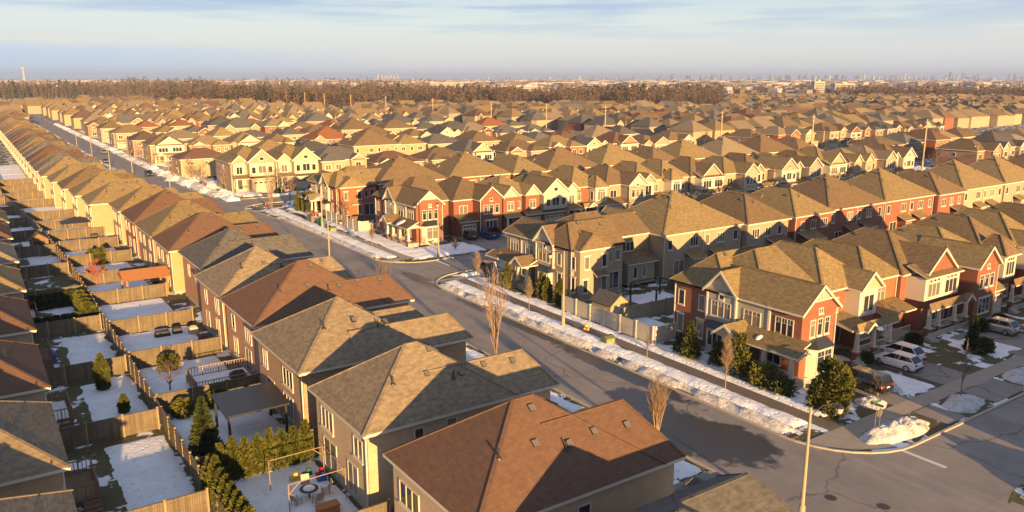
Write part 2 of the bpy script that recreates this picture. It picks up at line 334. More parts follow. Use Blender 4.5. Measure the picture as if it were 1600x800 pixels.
# ------------------------------------------------------------------ windows, doors (cached meshes)
WC = {}
def window_meshes(w, h, n, style):
    k = (w, h, n, style)
    if k in WC: return WC[k]
    fr = MB(); b = .09; d = .07
    x0, x1 = -w/2, w/2
    fr.box(x0-b, -d, -b, x0, .02, h+b); fr.box(x1, -d, -b, x1+b, .02, h+b)
    fr.box(x0, -d, -b, x1, .02, 0); fr.box(x0, -d, h, x1, .02, h+b)
    fr.box(x0-b-.06, -d-.07, -b-.1, x1+b+.06, .02, -b-.002)
    for i in range(1, n):
        x = x0+w*i/n; fr.box(x-.05, -d+.005, 0, x+.05, .015, h)
    if style == 'grid':
        z = h*.72; fr.box(x0, -.052, z-.02, x1, .01, z+.02)
        for i in range(n):
            x = x0+w*(i+.5)/n; fr.box(x-.016, -.05, z+.02, x+.016, .01, h)
    if style == 'trim': fr.box(x0-.25, -.11, h+b+.002, x1+.25, .02, h+b+.16)
    if style == 'arch': 
        pts = [(x0-.02, h+b), (x1+.02, h+b), (x1*.7, h+b+.28), (0, h+b+.4), (x0*.7, h+b+.28)]
        fr.solid([(a, -.06, c) for a, c in pts]+[(a, .02, c) for a, c in pts], [(0,1,2,3,4),(9,8,7,6,5),(0,5,6,1),(1,6,7,2),(2,7,8,3),(3,8,9,4),(4,9,5,0)])
    pn = MB(); pn.box(x0, -.03, 0, x1, -.012, h)
    WC[k] = (fr.mesh('window', [M['trim']]), pn.mesh('pane', [M['glass']])); return WC[k]
def window_single(w, h, n):
    k = (w, h, n, 'single')
    if k not in WC:
        fr = MB(); fr.box(-w/2-.12, -.05, -.14, w/2+.12, .02, h+.12, 0)
        for i in range(n): fr.box(-w/2+w*i/n+.06, -.08, .05, -w/2+w*(i+1)/n-.06, -.045, h-.05, 1)
        WC[k] = fr.mesh('window', [M['trim'], M['glass']])
    return WC[k]
ROT = {'F': 0, 'B': math.pi, 'L': -math.pi/2, 'R': math.pi/2}
DIRV = {'F': (0, -1), 'B': (0, 1), 'L': (-1, 0), 'R': (1, 0)}

class House:
    def __init__(s, w, lod=0, mirror=False, name='house'):
        s.w = w; s.lod = lod; s.mir = mirror; s.name = name
        s.wall = MB(); s.roof = MB(); s.vols = []; s.items = []; s.k = 0; s.extra = []; s.rvents = []
    # ---- walls (slots 0 main, 1 second, 2 trim, 3 concrete)
    def W(s, x0, y0, x1, y1, z0, z1, m=0): s.wall.box(x0, y0, z0, x1, y1, z1, m)
    def base(s, x0, y0, x1, y1, m=0, top=6.6):
        s.W(x0, y0, x1, y1, .35, top, m); s.wall.box(x0-.03, y0-.03, -.3, x1+.03, y1+.03, .35, 3)
    # ---- roof volume (slots 0 shingle, 1 trim, 2 gable siding)
    def hip(s, x0, y0, x1, y1, z=6.8, pitch=.75, axis='y', lo='hip', hi='hip', oh=.45, hp=None, th=.2, gm=2, clip=0):
        s.k += 1; dz = s.k*.004; z += dz; hp = hp or pitch; mb = s.roof
        X0, Y0, X1, Y1 = x0-oh, y0-oh, x1+oh, y1+oh
        if lo == 'open':
            if axis == 'y': Y0 = y0
            else: X0 = x0
        if hi == 'open':
            if axis == 'y': Y1 = y1
            else: X1 = x1
        sw = axis == 'x'
        if sw: a0, a1, b0, b1, lo_w, hi_w = X0, X1, Y0, Y1, x0, x1
        else: a0, a1, b0, b1, lo_w, hi_w = Y0, Y1, X0, X1, y0, y1
        hw = (b1-b0)/2; bm = (b0+b1)/2; zr = z+pitch*hw; run = (zr-z)/hp
        ra = a0+run if lo == 'hip' else (a0 if lo == 'open' else lo_w)
        rb = a1-run if hi == 'hip' else (a1 if hi == 'open' else hi_w)
        if ra > rb and lo == 'hip' and hi == 'hip':
            mid = (a0+a1)/2; zr = z+hp*(a1-a0)/2; ra = rb = mid; 
        A0 = a0 if lo in ('hip', 'open') else lo_w; A1 = a1 if hi in ('hip', 'open') else hi_w
        def P(a, b, c): return (a, b, c) if sw else (b, a, c)
        p = [P(A0,b0,z-th), P(A1,b0,z-th), P(A1,b1,z-th), P(A0,b1,z-th), P(A0,b0,z), P(A1,b0,z), P(A1,b1,z), P(A0,b1,z), P(ra,bm,zr), P(rb,bm,zr)]
        fs = [(0,3,2,1), (0,1,5,4), (2,3,7,6), (1,2,6,5), (3,0,4,7), (4,5,9,8), (6,7,8,9), (5,6,9), (7,4,8)]
        ms = [1, 1, 1, 1 if hi == 'hip' else gm, 1 if lo == 'hip' else gm, 0, 0, 0 if hi == 'hip' else gm, 0 if lo == 'hip' else gm]
        if rb - ra < 1e-6: pass
        if not sw: fs = [tuple(reversed(f)) for f in fs]
        mb.solid(p, fs, mats=ms)
        if not s.lod and oh > .2:
            caps = [(8, 9)]+([(4, 8), (7, 8)] if lo == 'hip' else [])+([(5, 9), (6, 9)] if hi == 'hip' else [])
            for i_, j_ in caps:
                if (Vector(p[i_])-Vector(p[j_])).length > .3: mb.bar(p[i_], p[j_], .24, .07, 0)
        for end, aw, ae in (('lo', lo_w, a0), ('hi', hi_w, a1)):
            if (lo if end == 'lo' else hi) != 'gable': continue
            # overhanging slabs with white rake boards
            sgn = -1 if end == 'lo' else 1; e0 = aw; e1 = aw+sgn*.38
            for bb in (b0, b1):
                q = [P(e0,bb,z-.17), P(e1,bb,z-.17), P(e1,bm,zr-.17), P(e0,bm,zr-.17), P(e0,bb,z), P(e1,bb,z), P(e1,bm,zr+.0), P(e0,bm,zr+.0)]
                mb.solid(q, [(0,1,2,3), (7,6,5,4), (1,2,6,5), (0,4,5,1)], mats=[1, 0, 1, 1])
                r = [P(e1,bb,z-.26), P(e1+sgn*.05,bb,z-.26), P(e1+sgn*.05,bm,zr-.26), P(e1,bm,zr-.26), P(e1,bb,z+.03), P(e1+sgn*.05,bb,z+.03), P(e1+sgn*.05,bm,zr+.03), P(e1,bm,zr+.03)]
                mb.solid(r, [(0,1,2,3), (7,6,5,4), (1,2,6,5), (0,3,7,4), (0,4,5,1)], mat=1)
        s.vols.append((axis, A0, A1, b0, b1, z, zr, ra, rb, lo, hi, pitch, hp))
        return zr
    def shed(s, x0, y0, x1, y1, z0, z1, side, th=.16, mat=0):
        # lean-to: low edge on `side`, z0 low z1 high
        s.k += 1; z0 += s.k*.003; z1 += s.k*.003
        zz = {'F': (z0, z0, z1, z1), 'B': (z1, z1, z0, z0), 'L': (z0, z1, z1, z0), 'R': (z1, z0, z0, z1)}[side]
        c = [(x0,y0), (x1,y0), (x1,y1), (x0,y1)]
        p = [(a, b, z-th) for (a, b), z in zip(c, zz)]+[(a, b, z) for (a, b), z in zip(c, zz)]
        s.roof.solid(p, [(3,2,1,0),(4,5,6,7),(0,1,5,4),(1,2,6,5),(2,3,7,6),(3,0,4,7)], mats=[1, mat, 1, 1, 1, 1])
    def zat(s, x, y):
        best = 0
        for axis, A0, A1, b0, b1, z, zr, ra, rb, lo, hi, p, hp in s.vols:
            a, b = (y, x) if axis == 'y' else (x, y)
            if not (A0 <= a <= A1 and b0 <= b <= b1): continue
            h = z+p*min(b-b0, b1-b)
            if lo == 'hip': h = min(h, z+hp*(a-A0))
            if hi == 'hip': h = min(h, z+hp*(A1-a))
            best = max(best, min(h, zr))
        return best
    def win(s, face, c, at, z, w=1.0, h=1.4, n=1, style='plain'):
        # c: coordinate along the wall, at: wall plane coordinate
        x, y = (c, at) if face in 'FB' else (at, c)
        s.items.append(('win', face, x, y, z, w, h, n, style))
    def door(s, face, c, at, z, w=1.0, h=2.1, kind='door'):
        x, y = (c, at) if face in 'FB' else (at, c); s.items.append((kind, face, x, y, z, w, h))
    def vent(s, x, y): s.rvents.append(('roof_vent', x, y))
    def pipe(s, x, y): s.rvents.append(('vent_pipe', x, y))
    def column(s, x, y, z0=.8, z1=3.3, bh=.95):
        s.items.append(('col', x, y, z0, z1, bh))
    def spout(s, x, y, z1=6.6, dx=.06, dy=-.06): s.items.append(('spout', x, y, z1))
    def rail(s, x0, y0, x1, y1, z=.7, mat='trim'): s.items.append(('rail', x0, y0, x1, y1, z, mat))
    def add(s, name, mb, mats): s.extra.append((name, mb, mats))
    def build(s, wall, roof, second='greige', gable=None):
        root = empty(s.name); mir = s.mir; W_ = s.w
        sec = SD.get(second) or WL.get(second); gab = SD.get(gable) or WL.get(gable) or SD['white']
        if mir: s.wall.mirror(W_); s.roof.mirror(W_)
        wo = s.wall.obj('wall', [WL.get(wall) or SD[wall], sec, M['trim'], M['conc']], root)
        ro = s.roof.obj('roof', [SH[roof], M['soffit'] if s.lod else M['trim'], gab, WL.get(wall) or SD[wall]], root)
        fx = (lambda x: W_-x) if mir else (lambda x: x)
        ff = (lambda f: {'L': 'R', 'R': 'L'}.get(f, f)) if mir else (lambda f: f)
        for it in s.items:
            if it[0] == 'win':
                _, face, x, y, z, w, h, n, st = it; face = ff(face)
                if s.lod: link('window', window_single(w, h, n), root, (fx(x), y, z), ROT[face]); continue
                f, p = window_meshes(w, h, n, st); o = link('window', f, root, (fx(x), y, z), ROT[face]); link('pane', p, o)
            elif it[0] in ('door', 'patio_door', 'garage_door'):
                kind, face, x, y, z, w, h = it; face = ff(face); k = (kind, w, h)
                if k not in WC:
                    d = MB(); d.box(-w/2-.1, -.06, 0, -w/2, .02, h+.1, 1); d.box(w/2, -.06, 0, w/2+.1, .02, h+.1, 1); d.box(-w/2, -.06, h, w/2, .02, h+.1, 1)
                    mt = {'door': M['door'], 'patio_door': M['glass'], 'garage_door': M['garage']}[kind]
                    if kind == 'patio_door': d.box(-.05, -.05, 0, .05, -.01, h, 1); d.box(-w/2, -.045, 0, w/2, -.01, .1, 1)
                    if kind == 'garage_door' :
                        for i in range(4): d.box(-w/2+w*(i+.15)/4, -.045, h*.78, -w/2+w*(i+.85)/4, -.034, h*.92, 2)
                    d.box(-w/2, -.035, 0, w/2, .01, h, 0)
                    WC[k] = d.mesh(kind, [mt, M['trim'], M['glass']])
                link(kind, WC[k], root, (fx(x), y, z), ROT[face])
            elif it[0] == 'col':
                _, x, y, z0, z1, bh = it; k = ('col', z0, z1, bh, wall)
                if k not in WC:
                    c = MB(); c.box(-.3, -.3, -.1, .3, .3, z0+bh, 1); c.box(-.34, -.34, z0+bh, .34, .34, z0+bh+.1, 0)
                    p = [(-.2,-.2,z0+bh+.1),(.2,-.2,z0+bh+.1),(.2,.2,z0+bh+.1),(-.2,.2,z0+bh+.1),(-.13,-.13,z1),(.13,-.13,z1),(.13,.13,z1),(-.13,.13,z1)]
                    c.solid(p, [(4,5,6,7),(0,1,5,4),(1,2,6,5),(2,3,7,6),(3,0,4,7)]); c.box(-.18, -.18, z1-.14, .18, .18, z1-.003)
                    WC[k] = c.mesh('column', [M['trim'], WL.get(wall) or SD[wall]])
                link('column', WC[k], root, (fx(x), y, 0))
            elif it[0] == 'spout':
                _, x, y, z1 = it; d = MB(); d.box(-.05, -.05, .3, .05, .05, z1); d.box(-.07, -.12, z1-.02, .07, .3, z1+.08)
                d.obj('downspout', [M['trim']], root, loc=(fx(x), y, 0))
            elif it[0] == 'rail':
                _, x0, y0, x1, y1, z, mt = it; d = MB(); L = math.hypot(x1-x0, y1-y0); n = max(2, int(L/.28))
                d.bar((x0, y0, z+.92), (x1, y1, z+.92), .08, .07); d.bar((x0, y0, z+.14), (x1, y1, z+.14), .06, .05)
                for i in range(n+1):
                    t = i/n; d.bar((x0+(x1-x0)*t, y0+(y1-y0)*t, z+.14), (x0+(x1-x0)*t, y0+(y1-y0)*t, z+.9), .045)
                if mir: d.mirror(W_)
                d.obj('railing', [M[mt]], root)
        for name, mb, mats in s.extra:
            if mir: mb.mirror(W_)
            mb.obj(name, mats, root)
        for kind, x, y in s.rvents:
            z = s.zat(x, y)
            if z == 0: continue
            gx = s.zat(x+.1, y)-s.zat(x-.1, y); gy = s.zat(x, y+.1)-s.zat(x, y-.1); gx /= .2; gy /= .2
            if kind not in WC:
                d = MB()
                if kind == 'roof_vent': d.box(-.17, -.17, -.12, .17, .17, .12, 0); d.box(-.2, -.2, .12, .2, .2, .17, 1)
                else: d.tube([(0, 0, -.1), (0, 0, .55)], .055, 7, 0); d.lathe([(.2, -.06), (.16, .03), (.06, .09)], 0, 0, 8, 0)
                WC[kind] = d.mesh(kind, [M['metal'], M['galv']])
            v = link(kind, WC[kind], ro, (fx(x), y, z))
            if kind == 'roof_vent':
                n = Vector(((1 if mir else -1)*gx, -gy, 1)).normalized(); v.rotation_euler = n.to_track_quat('Z', 'Y').to_euler()
        return root
def place(root, x, y, face, label, cat='house', group=None):
    # x,y = world position of the house's front-left corner, face = direction the front looks to
    root.location = (x, y, 0); root.rotation_euler = (0, 0, {'S': 0, 'E': math.pi/2, 'N': math.pi, 'W': -math.pi/2}[face] if isinstance(face, str) else face)
    return tag(root, label, cat, group)

# ------------------------------------------------------------------ house types (local: x across, y=0 front, +y back)
def back_wall(s, w, d, seed=0, leanto=False, top=6.6, ze=6.8):
    r = random.Random(seed)
    ks = [0.2, .5, .8] if w > 8 else [.28, .74]
    for i, k in enumerate(ks): s.win('B', w*k, d, top-2.05, [1.5, .75, 1.1][(i+seed) % 3], 1.25, [3, 1, 2][(i+seed) % 3])
    s.door('B', w*.3, d, .7, 2.0, 2.15, 'patio_door'); s.win('B', w*.72, d, 1.5, 1.3, 1.3, 2)
    if leanto:
        s.W(w*.12, d, w*.5, d+2.2, .35, 3.3, 0); s.shed(w*.08, d, w*.54, d+2.6, 3.35, 4.3, 'B')
        s.items = [i for i in s.items if i[0] != 'patio_door']
        s.win('B', w*.22, d+2.2, 1.2, .7, 1.5, 1); s.win('B', w*.38, d+2.2, 1.2, .7, 1.5, 1)
    s.win('L', d*.55, 0, 4.6, .7, 1.2, 1); s.win('R', d*.62, w, 4.6, .7, 1.2, 1); s.win('L', d*.7, 0, 1.5, .7, 1.3, 1); s.win('R', d*.5, w, 1.5, .7, 1.3, 1)
    s.spout(.1, d+.08, top); s.vent(w*.35, d*.72); s.vent(w*.62, d*.72); s.pipe(w*.5, d*.8)
def porch(s, x0, x1, y=-1.6, z=3.5, cols=None, gab=None, floor=.7):
    s.wall.box(x0, y, -.2, x1, -.004, floor, 3)
    s.shed(x0-.3, y-.35, x1+.3, 0, z, z+.75, 'F')
    for c in cols or (x0+.3, x1-.3): s.column(c, y+.3, 0.2, z-.12)
    if gab: s.hip(gab-.9, y-.4, gab+.9, 0, z+.05, .75, 'y', 'gable', 'open', oh=.15, th=.14)
    xs = sorted(cols or (x0+.3, x1-.3)); 
    for a, b in zip(xs, xs[1:]): s.rail(a+.2, y+.3, b-.2, y+.3, floor)
    for i in range(3): s.wall.box(xs[-1]-.1+.0, y-.3*(i+1), -.2, xs[-1]+1.1, y-.3*i, floor-.18*(i+1), 3)
def t_boxbay(s, w=7.5):      # white box bay with small gable above a porch
    s.base(0, 3.9, w, 16); s.hip(0, 3.9, w, 16, 6.8, .82)
    s.base(.42, 2.3, 3.58, 3.9, 0, 3.7); s.W(.4, 2.2, 3.6, 3.9, 3.72, 6.6, 2); s.hip(.3, 2.1, 3.7, 6.5, 6.75, .85, 'y', 'gable', 'open', oh=.35)
    s.win('F', 2, 2.2, 4.2, 1.7, 1.7, 2, 'trim'); s.win('F', 5.6, 3.9, 4.2, 1.6, 1.5, 2)
    s.win('F', 2, 2.3, 1.2, 1.8, 1.6, 3); s.door('F', 4.5, 3.9, .8); s.shed(3.7, .4, w-.2, 3.9, 3.4, 4.1, 'F')
    porch(s, .4, w-.6, 0, 3.45, (.7, 3.6, w-1.0), w-2.0); s.door('F', 6.0, 3.9, .4, 2.4, 2.2, 'garage_door'); s.spout(w-.2, 3.8)
    back_wall(s, w, 16, 1)
def t_recess(s, w=6.0):
    s.base(0, 3.9, w, 15.6); s.hip(0, 3.9, w, 15.6, 6.8, .85); s.win('F', w*.5, 3.9, 4.1, 1.5, 1.5, 2, 'grid'); s.win('F', w*.25, 3.9, 1.3, 1.1, 1.5, 2); s.door('F', w*.7, 3.9, .8)
    s.shed(.1, 1.2, w-.1, 3.9, 3.4, 4.2, 'F'); s.column(.5, 1.6, .2, 3.3); s.spout(w-.15, 3.8); s.wall.box(.1, 1.3, -.2, w-.1, 3.87, .6, 3); s.rail(.7, 1.5, w-.6, 1.5, .6); back_wall(s, w, 15.6, 2)
def t_twin(s, w=9.5):        # twin white bays under one big gable
    s.base(0, 3.4, w, 16); s.hip(0, 3.4, w, 16, 6.8, .70)
    s.W(1.2, 1.2, 8.4, 3.4, 3.9, 6.5, 2); s.base(1.4, 1.6, 8.2, 3.4, 0, 3.9)
    s.shed(1.0, .8, 8.6, 3.4, 6.62, 7.7, 'F'); s.hip(1.9, 1.6, 7.7, 7.5, 7.0, .82, 'y', 'gable', 'open', oh=.2)
    for c in (3.0, 6.6):
        s.win('F', c, 1.2, 4.35, 2.4, 1.45, 3); 
        for k in (-.8, 0, .8): s.win('F', c+k, 1.2, 6.02, .45, .24, 1)
    porch(s, .3, w-.4, 0, 3.4, (.7, 3.2, 6.6, w-.9), 1.9); s.door('F', 2.5, 1.6, .8); s.win('F', 5.2, 1.6, 1.3, 2, 1.4, 3); s.spout(.2, 3.3)
    back_wall(s, w, 16, 3)
def t_turret(s, w=8.0):      # bay with its own little hipped cap
    s.base(0, 3.9, w, 16); s.hip(0, 3.9, w, 16, 6.8, .8)
    s.W(w-3.6, 1.5, w-.6, 3.9, 3.7, 6.5, 2); s.hip(w-3.7, 1.4, w-.5, 5.5, 6.72, 1.15, 'y', 'hip', 'hip', oh=.3)
    s.win('F', w-2.1, 1.5, 4.2, 1.9, 1.7, 3); s.win('F', w-2.1, 1.5, 6.0, 1.5, .3, 3); s.win('F', 1.8, 3.9, 4.1, 1.4, 1.5, 2, 'grid'); s.win('L', 2.6, w-3.6, 4.2, .8, 1.6, 1)
    s.base(w-3.6, 1.9, w-.6, 3.9, 0, 3.7)
    porch(s, .4, w-.4, 0, 3.4, (.8, w*.5, w-.8), 2.0); s.door('F', 2.0, 3.9, .8); s.win('F', w-2.1, 1.9, 1.3, 1.8, 1.4, 2); s.spout(.15, 3.8)
    back_wall(s, w, 16, 4)
def t_gable(s, w=9.0):       # brick gable front with three windows beside a garage
    s.base(0, 2.6, w, 15); s.hip(0, 2.6, w, 15, 6.8, .66)
    s.base(.4, 0, 5.0, 2.6); s.hip(.4, 0, 5.0, 8, 6.8, .85, 'y', 'gable', 'open', oh=.4)
    for c in (1.5, 2.7, 3.9): s.win('F', c, 0, 4.3, .75, 1.45, 1, 'grid')
    s.win('F', 2.7, 0, 6.55, .5, .4, 1); s.win('F', 2.7, 0, 1.2, 2.4, 1.7, 3, 'trim'); s.win('F', 7, 2.6, 4.2, 1.6, 1.4, 2)
    s.base(5.15, .6, w-.2, 2.55, 0, 3.0); s.shed(5.05, .3, w, 2.6, 3.1, 4.2, 'F'); s.door('F', 7, .6, .3, 2.7, 2.15, 'garage_door'); s.spout(5.05, -.08); back_wall(s, w, 15, 5)
def t_white(s, w=9.5):       # wide pale gable with balcony windows over a garage and porch
    s.base(0, 2.4, w, 15); s.hip(0, 2.4, w, 15, 6.7, .62)
    s.W(3.6, .4, w-.3, 2.4, 3.6, 6.5, 1); s.hip(3.4, .4, w-.1, 9, 6.7, .82, 'y', 'gable', 'open', oh=.4, gm=2); s.hip(.1, 1.4, 3.2, 7, 6.7, .9, 'y', 'gable', 'open', oh=.25)
    s.base(.3, 1.5, 3.0, 2.4, 1); s.win('F', 1.65, 1.5, 4.2, 1.2, 1.5, 2, 'arch'); s.win('F', 6.4, .4, 4.3, 1.6, 1.5, 2); s.win('F', 4.5, .4, 4.3, .8, 1.3, 1); s.win('F', 8.2, .4, 4.3, .8, 1.3, 1)
    s.win('F', 6.4, .36, 7.1, .8, .6, 1)
    s.base(3.9, .6, w-.3, 2.36, 0, 3.0); s.shed(3.5, -.3, w+.1, 2.4, 3.15, 3.62, 'F'); s.door('F', 6.5, .6, .3, 4.4, 2.15, 'garage_door')
    s.door('F', 1.6, 1.5, .8); s.shed(0, -.5, 3.3, 1.5, 3.3, 4.0, 'F'); s.column(.4, -.2, .2, 3.2); s.spout(9.3, 2.3); back_wall(s, w, 15, 6)
def t_semi(s, w=16.0):       # pair of homes under one hip, seen from behind
    s.base(0, 1.5, w, 14.6); s.hip(0, 1.5, w, 14.6, 6.8, .70)
    for x in (.6, w-4.4): 
        s.base(x, 0, x+3.8, 1.5); s.hip(x, 0, x+3.8, 6, 6.8, .85, 'y', 'gable', 'open', oh=.35); s.win('F', x+1.9, 0, 4.2, 1.7, 1.5, 2, 'arch')
        s.win('F', x+1.9, 0, 1.2, 1.8, 1.5, 2)
    for x in (5.6, w-5.6): s.win('F', x, 1.5, 4.2, 1.4, 1.4, 2, 'grid'); s.door('F', x, 1.5, .3, 2.4, 2.2, 'garage_door')
    s.shed(4.6, .3, w-4.6, 1.5, 3.3, 3.9, 'F')
    d = 14.6
    for k in (.07, .27, .45, .62, .92): s.win('B', w*k, d, 4.6, 1.5 if k in (.27, .62) else .8, 1.3, 3 if k in (.27, .62) else 1)
    for k in (.2, .8): s.door('B', w*k, d, .7, 1.9, 2.1, 'patio_door'); 
    for k in (.34, .64): s.W(w*k-1.1, d, w*k+1.1, d+1.5, .35, 3.2, 0); s.shed(w*k-1.5, d, w*k+1.5, d+1.9, 3.2, 4.0, 'B'); s.win('B', w*k-.5, d+1.5, 1.2, .6, 1.4, 1); s.win('B', w*k+.5, d+1.5, 1.2, .6, 1.4, 1)
    s.spout(.1, d+.08); s.spout(w-.1, d+.08); s.spout(w*.5, d+.08)
    for k in (.3, .36, .42, .6, .66): s.vent(w*k, d*.62)
    s.pipe(w*.3, d*.75); s.pipe(w*.7, d*.75)
def t_plainhip(s, w=9.4):    # detached with plain hip, lean-to behind
    s.base(0, 1.8, w, 15.5); s.hip(0, 1.8, w, 15.5, 6.8, .68); s.base(.5, 0, 4.6, 1.8); s.hip(.5, 0, 4.6, 7, 6.8, .9, 'y', 'gable', 'open', oh=.35)
    s.win('F', 2.5, 0, 4.2, 1.9, 1.6, 3, 'arch'); s.win('F', 2.5, 0, 1.2, 1.9, 1.5, 2); s.win('F', 7, 1.8, 4.2, 1.3, 1.4, 2); s.door('F', 7, 1.8, .3, 2.6, 2.2, 'garage_door'); s.shed(4.7, .4, w, 1.8, 3.3, 4, 'F')
    back_wall(s, w, 15.5, 7, True)
def t_ridge(s, w=9.0):       # side ridge roof with two small front gables
    s.base(0, 2, w, 14); s.hip(0, 2, w, 14, 6.8, .62, 'x', 'hip', 'hip')
    for x in (.4, w-3.6): s.base(x, .8, x+3.2, 2, 0); s.hip(x, .8, x+3.2, 7, 6.8, 1.0, 'y', 'gable', 'open', oh=.3); s.win('F', x+1.6, .8, 4.3, 1.3, 1.5, 2, 'grid')
    s.base(w-3.7, .3, w-.1, .8, 0, 3.0); s.shed(w-4, 0, w+.1, .82, 3.1, 3.7, 'F'); s.door('F', w-1.9, .3, .3, 2.5, 2.15, 'garage_door'); s.door('F', 2, .8, .7); s.shed(.1, -.8, 3.8, .8, 3.2, 3.9, 'F'); s.column(.5, -.5, .2, 3.1); s.column(3.4, -.5, .2, 3.1)
    s.win('F', 4.5, 2, 4.3, .8, 1.2, 1); back_wall(s, w, 14, 8)
def t_broad(s, w=12.5):     # broad low hip with one small gable and a hipped garage wing
    s.base(0, 2.4, w, 14); s.hip(0, 2.4, w, 14, 6.6, .52, 'x', 'hip', 'hip', hp=.6)
    s.base(.5, 0, 6.0, 2.4); s.hip(.5, 0, 6.0, 7, 6.6, .55, 'y', 'hip', 'open', oh=.4); s.base(8.2, 1.2, 11.6, 2.4); s.hip(8.2, 1.2, 11.6, 7, 6.62, .72, 'y', 'gable', 'open', oh=.3)
    s.win('F', 2, 0, 4.2, 1.3, 1.4, 2); s.win('F', 4.5, 0, 4.2, 1.3, 1.4, 2); s.win('F', 9.9, 1.2, 4.3, 1.3, 1.5, 2, 'arch'); s.door('F', 3.2, 0, .3, 4.6, 2.2, 'garage_door'); s.shed(.3, -.8, 6.3, 0, 3.0, 3.5, 'F')
    s.door('F', 7.1, 2.4, .7); s.win('F', 9.9, 1.2, 1.2, 1.6, 1.5, 2); s.shed(6.2, .3, 12.2, 2.3, 3.2, 3.9, 'F'); s.column(6.6, .6, .2, 3.1); s.column(11.8, .6, .2, 3.1); back_wall(s, w, 14, 9)
TYPES = {'broad': (t_broad, 12.5), 'boxbay': (t_boxbay, 7.5), 'recess': (t_recess, 6.0), 'twin': (t_twin, 9.5), 'turret': (t_turret, 8.0), 'gable': (t_gable, 9.0), 'white': (t_white, 9.5), 'semi': (t_semi, 16.0), 'plainhip': (t_plainhip, 9.4), 'ridge': (t_ridge, 9.0)}
LOOK = {'broad': '', 'boxbay': 'a white box bay and small gable', 'recess': 'a recessed plain front', 'twin': 'twin white bays under a big gable', 'turret': 'a turret-capped white bay', 'gable': 'a brick front gable',
        'white': 'a wide pale front gable', 'semi': 'a wide hip roof over two homes', 'plainhip': 'a steep hip roof', 'ridge': 'two small front gables'}
PROTO = {}
def setm(objs, wall, roof):
    wm = WL.get(wall) or SD[wall]
    for c in objs:
        n = c.name.split('.')[0]
        if n in ('wall', 'roof') and len(c.material_slots):
            c.material_slots[0].link = 'OBJECT'; c.material_slots[0].material = wm if n == 'wall' else SH[roof]
            if n == 'roof': c.material_slots[2].link = 'OBJECT'; c.material_slots[2].material = grnd.choice([SD['white'], SD['cream'], wm, wm])
grnd = random.Random(3)
def make(kind, wall, roof, lod, mirror=False):
    k = (kind, lod, mirror)
    if k not in PROTO:
        f, w = TYPES[kind]; s = House(w, lod, mirror); f(s)
        PROTO[k] = s.build(wall, roof, 'white' if kind == 'white' else 'greige', 'white'); setm(PROTO[k].children, wall, roof); return PROTO[k]
    c = copy_tree(PROTO[k]); setm(LAST, wall, roof); return c

